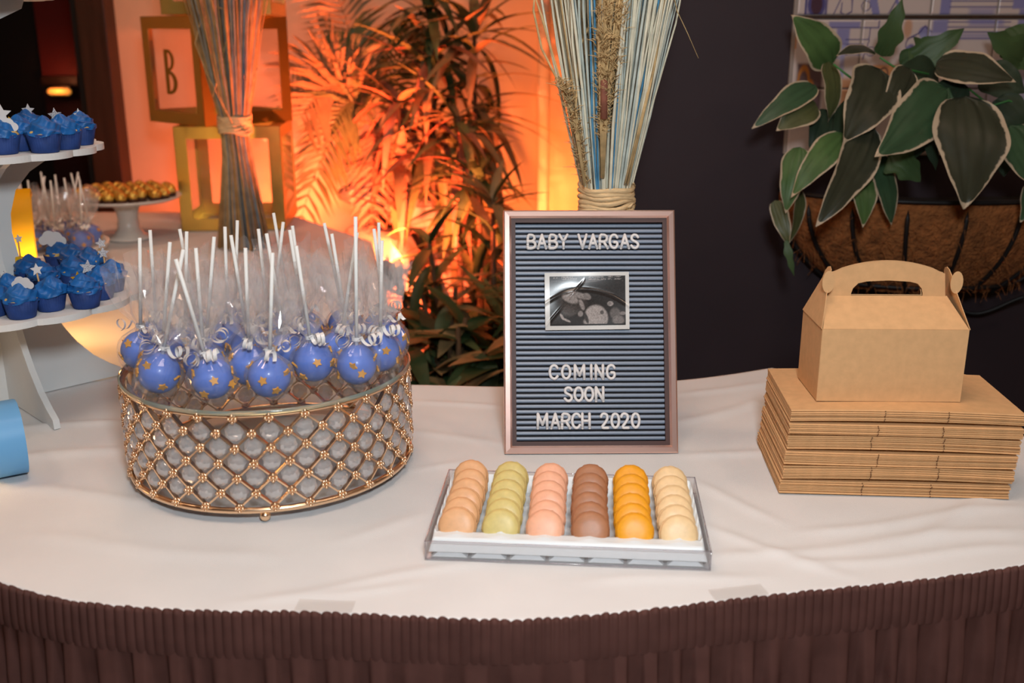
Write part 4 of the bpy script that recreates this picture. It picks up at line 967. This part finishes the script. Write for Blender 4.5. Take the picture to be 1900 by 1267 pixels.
LM = {'strap': [leaf_mesh(.28, .040, d_, .3) for d_ in (.25, .6, 1.0)], 'short': [leaf_mesh(.20, .034, d_, .3) for d_ in (.2, .5, .9)], 'broad': [leaf_mesh(.16, .062, d_, .2, wave=.04) for d_ in (.2, .5, .8)], 'mid': [leaf_mesh(.13, .04, d_, .25) for d_ in (.2, .5)]}
def leafy(name, label, loc, kind, n, mats, h, spread=1.0, seed=1, el=(-.1, 1.2), scale=1.0, stems=1, cat='plant'):
    r = random.Random(seed); t = thing(name, label, cat, loc, 0, 'garden plants in the corner')
    hubs = []
    for s in range(stems):
        a = r.uniform(0, 6.28); top = Vector((spread*.16*math.cos(a)*(stems > 1)*r.uniform(.4, 1), spread*.16*math.sin(a)*(stems > 1)*r.uniform(.4, 1), h*r.uniform(.6, 1) if stems > 1 else h))
        MB().tube([(top.x*.2, top.y*.2, 0), (top.x*.6, top.y*.6, top.z*.5), top], [.012, .010, .006], 7).build('stem', M['stem'], t, True); hubs.append(top)
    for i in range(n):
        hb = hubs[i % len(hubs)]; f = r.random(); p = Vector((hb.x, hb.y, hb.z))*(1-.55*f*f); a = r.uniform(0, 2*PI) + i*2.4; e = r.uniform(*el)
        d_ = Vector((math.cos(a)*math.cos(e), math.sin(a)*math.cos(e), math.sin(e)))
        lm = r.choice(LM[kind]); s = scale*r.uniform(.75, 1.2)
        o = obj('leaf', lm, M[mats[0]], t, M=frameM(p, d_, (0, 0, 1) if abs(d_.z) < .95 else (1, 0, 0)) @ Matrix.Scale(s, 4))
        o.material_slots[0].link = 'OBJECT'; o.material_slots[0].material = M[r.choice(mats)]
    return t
# planting bed with stones heaped in front of the wall
bed = MB().prism([(-1.3, 3.46), (-.62, 3.46), (-.30, 2.95), (-.12, 2.2), (.24, 2.44), (.24, 3.7), (.1, 3.98), (-1.3, 3.98)], .001, .12).build('planting_bed', M['soil']); tag(bed, 'dark soil bed in the planted corner behind the table', 'flower bed')
def stone(loc, size, seed, label):
    r = random.Random(seed); bm_ = MB(); n, m = 12, 8; P = []
    q = [(Vector((r.gauss(0, 1), r.gauss(0, 1), r.gauss(0, 1))).normalized(), r.uniform(.62, .9)) for _ in range(11)]
    for i in range(m+1):
        row = []
        for k in range(n+1):
            th, a = PI*i/m, 2*PI*k/n; d_ = Vector((math.sin(th)*math.cos(a), math.sin(th)*math.sin(a), math.cos(th)))
            rad = min([1.0] + [c/max(1e-3, d_.dot(v)) for v, c in q if d_.dot(v) > 0])
            row.append((d_.x*rad*size[0]/2, d_.y*rad*size[1]/2, d_.z*rad*size[2]/2))
        P.append(row)
    o = bm_.grid(P).build('garden_stone', M['stone'], loc=loc, rot=(r.uniform(-.2, .2), r.uniform(-.2, .2), r.uniform(0, 3)))
    tag(o, label, 'stone', 'stones heaped in the corner'); return o
SX_ = -.46
STN = [((-.62, 3.52, .26), (.46, .40, .34)), ((-.24, 3.44, .25), (.40, .36, .32)), ((-.46, 3.34, .20), (.34, .3, .26)), ((-.56, 3.50, .52), (.38, .32, .24)), ((-.26, 3.50, .50), (.34, .32, .22)), ((-.44, 3.40, .64), (.36, .28, .16)), ((-.33, 3.58, .74), (.34, .26, .18)), ((-.52, 3.62, .78), (.26, .22, .14)), ((-.36, 3.24, .52), (.2, .2, .14))]
SLB = ['largest pale stone at the bottom left of the heap', 'pale stone at the bottom right of the heap', 'low front stone of the heap by the rear table', 'pale stone in the middle left of the heap', 'pale stone in the middle right of the heap', 'flat lit stone near the top of the heap', 'topmost lit stone on the right of the heap', 'small stone on top of the heap at the left', 'small lit stone in front of the heap']
for i, ((l_, s_), lb_) in enumerate(zip(STN, SLB)): stone(l_, s_, i+3, lb_)
# palm with feather fronds
pal = thing('palm', 'orange lit feather palm arching towards the gold boxes', 'plant', (-.48, 3.74, .05), 0, 'garden plants in the corner')
MB().tube([(0, 0, 0), (.02, 0, .5), (0, -.02, .95)], [.03, .025, .02], 9).build('trunk', M['stem'], pal, True)
def frond(base, tip, sag, nl, ll, mat):
    base, tip = Vector(base), Vector(tip); b = MB(); pts = []
    for i in range(13):
        t = i/12; p = base.lerp(tip, t); p.z += sag*4*t*(1-t); pts.append(p)
    b.tube(pts, [.005*(1-.8*i/12) for i in range(13)], 5)
    for i in range(nl):
        t = .15+.85*i/(nl-1); k = min(11, int(t*12)); p = pts[k].lerp(pts[k+1], t*12-k); tg = (pts[k+1]-pts[k]).normalized()
        side = tg.cross(Vector((0, -1, .15))).normalized()
        for s in (-1, 1):
            l = ll*(1-.55*abs(t-.45)*1.4)*R.uniform(.85, 1.1); d_ = (side*s*.9+tg*.65+Vector((R.uniform(-.1, .1), R.uniform(-.25, .1), -.10))).normalized()
            w = .0075; n_ = d_.cross(Vector((0, 1, .3))).normalized()*w
            q1, q2 = p+d_*l*.5+Vector((0, 0, -.02*l)), p+d_*l+Vector((0, 0, -.22*l))
            b.add([p-n_*.4, p+n_*.4, q1+n_, q1-n_, q2], [(0, 1, 2, 3), (3, 2, 4)])
    o = b.build('frond', M[mat], pal); return o
H0 = (0, -.02, .95)
def PL(px, py, Y): return at(px, py, Y)-Vector((-.48, 3.74, .05))
for (px, py, Y, sag, nl, ll, mt) in ((545, 130, 3.62, .10, 22, .21, 'leaf_olive'), (560, 215, 3.5, .12, 22, .22, 'leaf_olive'), (590, 330, 3.45, .16, 20, .19, 'leaf_green'), (650, 60, 3.7, .05, 20, .18, 'leaf_green'), (560, 400, 3.52, .14, 20, .17, 'leaf_olive'), (770, 60, 3.7, .05, 20, .17, 'leaf_green'), (620, 180, 3.75, .12, 20, .2, 'leaf_olive'), (600, -60, 3.7, .06, 22, .2, 'leaf_olive'), (690, 420, 3.42, .1, 16, .14, 'leaf_red')):
    frond(H0, PL(px, py, Y), sag, nl, ll, mt)
def G(px, py, Y): p = at(px, py, Y); return p
def plant_at(px, py, Y, *a, **k):
    p = at(px, py, Y); return leafy(a[0], a[1], (p.x, p.y, .11), a[2], a[3], a[4], p.z-.11, **k)
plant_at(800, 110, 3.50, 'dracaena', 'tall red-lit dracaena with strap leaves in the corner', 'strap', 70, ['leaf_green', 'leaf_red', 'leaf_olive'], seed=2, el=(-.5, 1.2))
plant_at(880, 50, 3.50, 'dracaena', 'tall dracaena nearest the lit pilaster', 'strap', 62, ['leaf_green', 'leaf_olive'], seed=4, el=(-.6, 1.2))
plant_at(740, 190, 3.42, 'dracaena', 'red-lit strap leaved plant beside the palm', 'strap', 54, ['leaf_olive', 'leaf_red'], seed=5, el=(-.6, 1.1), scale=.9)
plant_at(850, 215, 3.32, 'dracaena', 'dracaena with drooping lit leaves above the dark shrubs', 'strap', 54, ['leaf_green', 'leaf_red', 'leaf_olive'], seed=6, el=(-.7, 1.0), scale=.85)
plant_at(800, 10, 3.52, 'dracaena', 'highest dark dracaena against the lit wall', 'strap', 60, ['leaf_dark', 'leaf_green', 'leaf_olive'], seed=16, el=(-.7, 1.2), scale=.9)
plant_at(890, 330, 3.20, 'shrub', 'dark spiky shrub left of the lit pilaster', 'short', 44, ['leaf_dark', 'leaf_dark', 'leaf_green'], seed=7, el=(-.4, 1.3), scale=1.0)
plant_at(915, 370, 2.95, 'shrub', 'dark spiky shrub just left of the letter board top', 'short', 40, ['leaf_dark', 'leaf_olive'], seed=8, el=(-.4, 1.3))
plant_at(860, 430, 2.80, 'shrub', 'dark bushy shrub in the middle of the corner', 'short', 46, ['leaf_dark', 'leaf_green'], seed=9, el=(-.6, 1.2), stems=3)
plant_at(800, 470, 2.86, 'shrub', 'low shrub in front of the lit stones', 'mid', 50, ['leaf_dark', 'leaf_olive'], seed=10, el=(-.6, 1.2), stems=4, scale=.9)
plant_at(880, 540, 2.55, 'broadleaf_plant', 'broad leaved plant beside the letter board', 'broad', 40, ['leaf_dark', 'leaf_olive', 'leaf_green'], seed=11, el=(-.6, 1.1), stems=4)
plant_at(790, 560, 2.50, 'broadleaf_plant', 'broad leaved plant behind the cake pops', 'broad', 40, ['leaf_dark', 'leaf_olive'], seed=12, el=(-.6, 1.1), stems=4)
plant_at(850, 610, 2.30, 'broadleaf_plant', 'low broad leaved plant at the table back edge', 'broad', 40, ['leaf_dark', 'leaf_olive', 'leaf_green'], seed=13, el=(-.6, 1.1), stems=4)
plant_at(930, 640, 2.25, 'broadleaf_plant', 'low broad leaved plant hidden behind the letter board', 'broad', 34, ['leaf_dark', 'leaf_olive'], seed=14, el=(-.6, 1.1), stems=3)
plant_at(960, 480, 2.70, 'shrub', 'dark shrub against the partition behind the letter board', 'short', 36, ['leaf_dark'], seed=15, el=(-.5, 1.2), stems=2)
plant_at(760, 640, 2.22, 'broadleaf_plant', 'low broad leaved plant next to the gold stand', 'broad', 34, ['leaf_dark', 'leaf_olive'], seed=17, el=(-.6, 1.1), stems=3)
# uplights
M['lamp_black'] = pm('lamp_black', srgb(20, 20, 22), .5)
def uplight(loc, target, energy, label, cone=140, col=(1.0, .155, .05), rad=.035):
    t = thing('garden_uplight', label, 'spotlight', loc, 0, 'orange garden uplights')
    d_ = (Vector(target)-Vector(loc)).normalized()
    MB().tube([Vector((0, 0, -.10)), -d_*.03], .008, 8).build('spike', M['lamp_black'], t)
    MB().tube([-d_*.05, -d_*.045, d_*.015], [.02, .032, .034], 16).build('housing', M['lamp_black'], t, True)
    MB().tube([d_*.012, d_*.016], [.029, .029], 16).build('lens', pm('orange_lens', (1, .3, .1), .3, em=(1, .2, .05), ems=3), t)
    L_ = bpy.data.lights.new('uplight_beam', 'SPOT'); L_.energy = energy; L_.color = col; L_.spot_size = math.radians(cone); L_.spot_blend = .5; L_.shadow_soft_size = rad
    o = bpy.data.objects.new('uplight_beam', L_); COL.objects.link(o); o.location = Vector(loc)+d_*.03; o.rotation_euler = d_.to_track_quat('-Z', 'Y').to_euler()
UL = at(712, 505, 2.78)
uplight(UL, (-.55, 4.0, 1.30), 380, 'orange uplight hidden among the shrubs below the lit stones', 165)
U2 = (.06, 3.30, .50)
uplight((-.86, 3.66, .50), (-1.02, 4.0, 1.05), 34, 'orange uplight on the floor behind the rear table', 160)  # extra lamp added out of view to brighten the wall behind the gold boxes
uplight(U2, (.08, 4.0, 1.55), 42, 'orange uplight behind the shrubs near the pilaster', 120, (1.0, .21, .045))
# ------------------------------------------------------------------ tile mural on the partition
def mural(U, V):                      # U, V: drawing units, origin at the upper left; returns rgb
    n, m = U.shape; C = np.ones((n, m, 3))*np.array(srgb(196, 178, 172))
    def put(a, col): C[:] = C*(1-a[..., None]) + np.array(srgb(*col))*a[..., None]
    def rect(u0, v0, u1, v1, col, al=1., s=4): put(al*np.clip(np.minimum(np.minimum(U-u0, u1-U), np.minimum(V-v0, v1-V))/s+.5, 0, 1), col)
    def line_(pts, w, col=(70, 66, 118), al=.9):
        for (a, b), (c, d_) in zip(pts[:-1], pts[1:]):
            L2 = max(1e-6, (c-a)**2+(d_-b)**2); t = np.clip(((U-a)*(c-a)+(V-b)*(d_-b))/L2, 0, 1); D = np.hypot(U-a-t*(c-a), V-b-t*(d_-b)); put(al*np.clip((w-D)/3+.5, 0, 1), col)
    def ell(cu, cv, ru, rv, col, al=1., s=.15, ringw=None):
        D = np.hypot((U-cu)/ru, (V-cv)/rv); a = np.clip((1-D)/s+.5, 0, 1)
        if ringw: a = a*np.clip((D-1+ringw)/s+.5, 0, 1)
        put(al*a, col)
    NV, W1, W2, OR, BR = (66, 62, 116), (112, 112, 166), (146, 146, 184), (184, 116, 52), (74, 48, 52)
    rect(180, -220, 335, 120, (150, 140, 160)); ell(262, 30, 62, 90, NV, .9); ell(262, 30, 40, 70, BR, .9); line_([(185, -220), (185, 120)], 7); line_([(330, -220), (330, 120)], 7); line_([(185, 118), (330, 118)], 5)
    line_([(385, 100), (430, -10), (470, -120)], 4); line_([(440, 20), (436, 85), (468, 105), (512, 78), (508, -40)], 5); ell(610, 40, 34, 36, NV, .9, .12, .2); line_([(560, -200), (600, 0)], 4)
    line_([(640, -60), (690, 110)], 26, W1, .85); line_([(775, 90), (830, -20), (850, -150)], 5); line_([(820, -10), (835, 40)], 10, W1)
    rect(360, 145, 582, 186, W1, .8, 14); line_([(360, 187), (714, 187), (714, 140)], 5); rect(420, 190, 512, 300, W1, .8, 16); line_([(490, 265), (650, 265), (655, 190)], 4); rect(470, 300, 612, 372, W1, .75, 20); line_([(470, 300), (612, 300), (590, 375)], 4)
    rect(460, 300, 492, 540, W2, .8, 12); line_([(495, 370), (575, 350)], 4); ell(672, 348, 34, 34, NV, .9, .14, .2); ell(672, 352, 16, 16, NV, .7, .3); rect(360, 380, 470, 400, W2, .6, 12); line_([(655, 270), (620, 400)], 4)
    rect(1132, -220, 1205, 135, W1, .85, 14); rect(1092, 130, 1200, 225, W1, .8, 18); ell(1040, 215, 42, 40, W1, .85, .3); rect(1010, 225, 1180, 310, W2, .8, 20); line_([(925, 262), (1000, 225), (1040, 175), (1090, 215)], 5)
    ell(965, 300, 52, 56, NV, .9, .12, .16); ell(955, 325, 30, 28, W1, .9, .4); line_([(1000, 300), (1170, 330)], 4)
    for v in (10, 48, 150, 182, 216, 262): line_([(1200, v), (1642, v)], 4)
    for v in (-30, -70, -110, -150): line_([(1200, v), (1642, v)], 4); 
    rect(1340, 52, 1520, 150, W1, .55, 40); rect(1350, 112, 1592, 175, W1, .6, 30); rect(1200, 220, 1640, 262, W1, .5, 30); rect(1210, -140, 1330, 0, W2, .5, 30)
    rect(1640, -220, 1745, 60, W1, .85, 14); rect(1692, 60, 1755, 210, W1, .8, 16); ell(1830, 225, 46, 40, W1, .85, .3); line_([(1770, 190), (1790, 240), (1862, 200), (1900, 262)], 5); ell(1700, -110, 60, 30, NV, .7, .2, .2)
    rect(-20, 250, 20, 330, OR, .0); rect(122, 245, 142, 330, OR, .8, 10); rect(160, 430, 345, 760, BR, .9, 20); ell(210, 560, 46, 120, OR, .85, .2, .35); ell(262, 600, 26, 60, OR, .8, .3, .5); ell(235, 650, 60, 30, (170, 160, 175), .8)
    rect(480, 535, 1000, 760, OR, .75, 30); rect(700, 440, 905, 545, OR, .85, 16); ell(780, 500, 34, 46, BR, .9, .2, .3); ell(870, 500, 26, 40, NV, .8, .3); rect(905, 470, 948, 540, W1, .8, 20); ell(650, 500, 50, 40, BR, .8, .4); ell(920, 190, 30, 70, OR, .6, .6)
    rect(1250, 400, 1900, 760, W2, .5, 60)
    return C
TSZ, TX0, TZ0 = .1425, .606, .6105
tm = thing('tile_mural', 'blue and white painted tile panel on the dark partition behind the hanging plant', 'tile panel', (TX0, 2.30, TZ+TZ0))
MB().box((.395, -.0035, .0), (.80, .007, .58)).build('grout_bed', pm('grout', srgb(150, 136, 128), .9), tm)
MB().box((.395, -.0095, -.0012), (.80, .005, .006)).build('brown_strip', M['darkwood'], tm)
tmat = pm('painted_glaze', (1, 1, 1), .22, attr='Col', spec=.5)
NG = 64
for rj, (z0, z1) in enumerate(((.004, .004+TSZ), (-.006-TSZ, -.006), (-.008-2*TSZ, -.008-TSZ))):
    for ci in range(5):
        x0 = .002+ci*TSZ + (0); x1 = x0+TSZ-.003
        X, Z = np.meshgrid(np.linspace(x0, x1, NG), np.linspace(z0, z1-.001, NG))
        Yv = -.0105 + .0015*np.clip(1-np.minimum(np.minimum(X-x0, x1-X), np.minimum(Z-z0, z1-.001-Z))/.003, 0, 1)**2
        V_ = np.stack([X, Yv, Z], -1).reshape(-1, 3); i_ = np.arange(NG*NG).reshape(NG, NG); F_ = np.stack([i_[:-1, :-1], i_[:-1, 1:], i_[1:, 1:], i_[1:, :-1]], -1).reshape(-1, 4)
        me = bpy.data.meshes.new('tile'); me.from_pydata(V_.tolist(), [], F_.tolist()); me.update(); me.polygons.foreach_set('use_smooth', [True]*len(me.polygons))
        rgb = mural(125+X*3304, 110-Z*3304)
        ca = me.color_attributes.new('Col', 'FLOAT_COLOR', 'POINT'); ca.data.foreach_set('color', np.c_[rgb.reshape(-1, 3), np.ones(NG*NG)].ravel())
        obj('tile', me, tmat, tm)
# ------------------------------------------------------------------ wall basket with hosta leaves
M['coir'] = pm('coir_liner', srgb(170, 104, 56), .95, var=.45, vs=45, bump=1.0, bs=130, bdist=.01, stretch=(1, 1, 1))
M['iron'] = pm('black_iron', srgb(30, 26, 26), .5)
bc = Vector((.93, 2.288, TZ))
wb = thing('wall_basket', 'coir lined black iron wall basket full of variegated leaves', 'planter', bc)
def bkt(a, t):      # a: 0..pi round the front, t: 0 top .. 1 bottom
    rx, ry = .335*(1-.42*t**2.2), .20*(1-.5*t**2.2); return Vector((rx*math.cos(a), -ry*math.sin(a)-.004, .245-.215*t))
nzc = random.Random(5)
P = [[bkt(PI*i/40, j/12)*(1) + Vector((0, -nzc.uniform(0, .006), nzc.uniform(-.003, .003))) for i in range(41)] for j in range(13)]
cb = MB().grid(P); cb.add([bkt(PI*i/40, 1) for i in range(41)], [tuple(range(41))]); cb.build('coir_liner', M['coir'], wb, True)
MB().grid([[bkt(PI*i/40, .06)*s + Vector((0, 0, (1-s)*.0)) if s == 1 else Vector((0, -.01, .225)) for i in range(41)] for s in (1, 0)]).build('soil', M['soil'], wb)
for k in range(9):
    a = PI*(k+.5)/9; pts = [bkt(a, t)+Vector((math.cos(a), -math.sin(a), 0))*.008 for t in np.linspace(-.02, 1.0, 12)]
    MB().tube(pts, .0048, 6).build('iron_rib', M['iron'], wb, True)
for t in (0, .93): MB().tube([bkt(PI*i/40, t)+Vector((0, -.008*math.sin(PI*i/40), 0)) for i in range(41)], .0052, 6).build('iron_hoop', M['iron'], wb, True)
# scroll bracket under the basket
for s in (-1, 1):
    pts = [Vector((s*.02, -.012, -.02))]
    for q in np.linspace(0, 1, 24): a = q*2.2*PI; pts.append(Vector((s*(.06+.16*q), -.012-.05*q, .005-.055*math.sin(a*.5)*(1-q*.6))))
    MB().tube(pts, .0045, 6).build('scroll_bracket', M['iron'], wb, True)
fz = MB()
for i in range(420):
    a = nzc.uniform(.1, PI-.1); t = nzc.uniform(.1, 1.0); p = bkt(a, t); d_ = Vector((nzc.uniform(-1, 1), -.6, nzc.uniform(-1, .6))).normalized(); l = nzc.uniform(.015, .04)
    fz.tube([p, p+d_*l*.5+Vector((0, -.004, 0)), p+d_*l+Vector((0, .004, -.01))], .0005, 3, False)
o = fz.build('coir_fibres', M['coir'], wb); o['kind'] = 'stuff'
def hosta_mat(name, c1, marg=(192, 172, 146)):
    m = pm(name, c1, .42, var=.18, vs=18, spec=.35); nt = m.node_tree; N = nt.nodes; L = nt.links; b = N['Principled BSDF']
    a = N.new('ShaderNodeAttribute'); a.attribute_name = 'edge'; vn = N.new('ShaderNodeAttribute'); vn.attribute_name = 'vein'
    nz = N.new('ShaderNodeTexNoise'); nz.inputs['Scale'].default_value = 60; tcn = N.new('ShaderNodeTexCoord'); L.new(tcn.outputs['Object'], nz.inputs['Vector'])
    ad = N.new('ShaderNodeMath'); ad.operation = 'MULTIPLY_ADD'; ad.inputs[1].default_value = .22; L.new(nz.outputs['Fac'], ad.inputs[0]); L.new(a.outputs['Fac'], ad.inputs[2])
    st_ = N.new('ShaderNodeMapRange'); st_.inputs['From Min'].default_value = .96; st_.inputs['From Max'].default_value = 1.0; L.new(ad.outputs[0], st_.inputs['Value'])
    mx = N.new('ShaderNodeMix'); mx.data_type = 'RGBA'; src = b.inputs['Base Color'].links[0].from_socket
    vm = N.new('ShaderNodeMix'); vm.data_type = 'RGBA'; vm.blend_type = 'MULTIPLY'; vm.inputs[0].default_value = .5; L.new(src, vm.inputs[6]); L.new(vn.outputs['Color'], vm.inputs[7])
    L.new(st_.outputs['Result'], mx.inputs[0]); L.new(vm.outputs[2], mx.inputs[6]); mx.inputs[7].default_value = (*srgb(*marg), 1); L.new(mx.outputs[2], b.inputs['Base Color'])
    return m
HM = {'green': hosta_mat('hosta_green', srgb(76, 104, 58)), 'dark': hosta_mat('hosta_dark', srgb(58, 60, 46)), 'mid': hosta_mat('hosta_mid', srgb(58, 84, 58)), 'olive': hosta_mat('hosta_olive', srgb(82, 86, 52)),
      'plain': pm('plain_leaf', srgb(66, 88, 52), .45, var=.2, vs=20, spec=.35), 'plaindark': pm('plain_dark_leaf', srgb(44, 58, 42), .5, var=.2, vs=20, spec=.3)}
def hosta(base, tip, W_, mat, nrm=(0, -1, .25), droop=.22, cup=.18, seed=0, twist=0., lobed=False):
    r = random.Random(seed); n, m = 22, 15; L_ = (Vector(tip)-Vector(base)).length; P = []; E_ = []; Ve = []
    ph = r.uniform(0, 6.3)
    for i in range(n+1):
        t = i/n
        w = W_/2*(max(0, math.sin(PI*t**.62))**.75)*(1-.12*t) + .0004
        if t > .78: w *= 1-.25*((t-.78)/.22)
        if lobed: w *= 1+.16*math.sin(t*17+ph)
        row = []
        for k in range(m):
            s = -1+2*k/(m-1); x = s*w*(1+.04*math.sin(t*14+ph+s)); bow = droop*L_*(4*t*(1-t))*.5
            z = bow + cup*w*abs(s)**1.4*(1 if cup > 0 else 1) + .03*W_*math.sin(t*11+ph*2+s*1.5)*abs(s) - .018*W_*math.cos(abs(s)*16+t*1.2)*(1-t)
            row.append((x+twist*L_*t*(1-t), L_*t, z)); E_.append(max(abs(s), 0 if t < .93 else .9+.1*(t-.93)/.07)*.99 if t > .04 else .6); Ve.append(.72+.28*(1 if abs(math.cos(abs(s)*16+t*1.2)) > .35 else 0) if abs(s) > .04 else 1.25)
        P.append(row)
    mb = MB().grid(P); me = mb.mesh('leaf', True)
    ea = me.attributes.new('edge', 'FLOAT', 'POINT'); ea.data.foreach_set('value', [max(0., e) for e in E_])
    va = me.attributes.new('vein', 'FLOAT_COLOR', 'POINT'); va.data.foreach_set('color', [c for v in Ve for c in (v, v, v, 1)])
    o = obj('leaf', me, HM[mat], wb, M=Matrix.Translation(-bc) @ frameM(Vector(base), Vector(tip)-Vector(base), nrm))
    return o
def hp(u, v, Y): return at(1370+u*.4105, v*.4105, Y)
# (base, tip, width in drawing units, kind, base distance, tip distance, facing)
HL = [((425, 290), (238, 68), 185, 'green', 2.14, 2.10, (.1, -1, .1)), ((650, 255), (742, -8), 105, 'plain', 2.16, 2.12, (-.4, -1, .1)), ((735, 315), (1022, 128), 150, 'plain', 2.17, 2.14, (0, -1, .3)), ((895, 285), (1255, 372), 200, 'dark', 2.08, 2.00, (0, -.8, .6)),
      ((1300, 275), (1125, 145), 150, 'plain', 2.18, 2.15, (0, -1, .2)), ((640, 315), (470, 645), 250, 'dark', 2.06, 1.97, (.1, -1, .35)), ((945, 400), (617, 710), 250, 'mid', 2.03, 1.93, (.15, -1, .4)), ((1025, 435), (1020, 945), 330, 'dark', 2.00, 1.92, (0, -1, .25)),
      ((345, 385), (60, 582), 125, 'mid', 2.12, 2.06, (-.2, -1, .6)), ((350, 470), (172, 592), 150, 'olive', 2.10, 2.06, (-.2, -1, .3)), ((280, 665), (213, 965), 130, 'green', 2.06, 2.02, (-.2, -1, .1)), ((475, 605), (238, 893), 135, 'green', 2.04, 1.98, (-.3, -1, .4)),
      ((605, 565), (350, 1025), 190, 'dark', 2.01, 1.94, (.25, -1, .3)), ((545, 770), (562, 1028), 125, 'green', 2.04, 1.99, (.1, -1, .1)), ((630, 690), (692, 1022), 125, 'mid', 2.07, 2.04, (.3, -1, .1)), ((165, 905), (228, 1115), 80, 'olive', 2.06, 2.03, (-.3, -1, 0)),
      ((215, 1085), (252, 1248), 34, 'plain', 2.03, 2.02, (-.3, -1, 0)), ((690, 690), (822, 822), 150, 'plain', 2.05, 2.02, (.1, -1, .3)), ((1225, 570), (1345, 860), 230, 'mid', 2.01, 1.95, (.2, -1, .2)), ((405, 280), (405, 552), 120, 'olive', 2.12, 2.09, (.5, -1, 0)),
      ((615, 235), (440, 255), 85, 'dark', 2.15, 2.10, (0, -.6, .9)), ((775, 310), (655, 520), 150, 'dark', 2.06, 2.01, (.3, -1, .3)), ((275, 850), (222, 1105), 70, 'olive', 2.07, 2.05, (.5, -1, 0)), ((1320, 840), (1275, 1005), 90, 'mid', 2.02, 1.99, (0, -1, 0)),
      ((845, 610), (892, 772), 70, 'plaindark', 2.03, 2.0, (.3, -1, 0)), ((900, 330), (700, 350), 160, 'plaindark', 2.13, 2.09, (0, -1, .5)), ((1100, 330), (1300, 420), 190, 'plaindark', 2.12, 2.08, (0, -1, .4)), ((1150, 460), (1320, 600), 180, 'plaindark', 2.08, 2.05, (0, -1, .2)), ((420, 500), (330, 720), 150, 'plaindark', 2.11, 2.08, (0, -1, .1)),
      ((800, 560), (700, 770), 170, 'plaindark', 2.08, 2.05, (0, -1, .2)), ((1180, 560), (1200, 800), 170, 'plaindark', 2.08, 2.05, (0, -1, .2)), ((560, 480), (420, 700), 200, 'plaindark', 2.10, 2.06, (0, -1, .1)), ((1210, 130), (1330, 330), 180, 'plain', 2.20, 2.17, (0, -1, .2)), ((870, 200), (760, 330), 140, 'plain', 2.19, 2.15, (0, -1, .2)), ((1000, 360), (870, 620), 160, 'plaindark', 2.07, 2.04, (0, -1, .2)), ((460, 620), (300, 800), 140, 'plaindark', 2.09, 2.06, (0, -1, .1))]
for i, (b_, t_, w_, k_, y0, y1, nr) in enumerate(HL): hosta(hp(*b_, y0), hp(*t_, y1), w_*.4105/1900*2.05*1.02, k_, nr, R.uniform(.10, .25), R.uniform(-.12, .15), i, R.uniform(-.12, .12), k_ == 'plain')
for pth in ([(1000, 700), (950, 410), (1040, 400), (1140, 480)], [(1140, 480), (1220, 455), (1330, 490)], [(640, 260), (700, 300), (860, 335)], [(430, 290), (480, 330), (600, 420)]):
    MB().tube([hp(x, y, 2.07)-bc for x, y in pth], .0022, 6).build('leaf_stalk', pm('stalk_green', srgb(60, 120, 60), .5), wb, True)
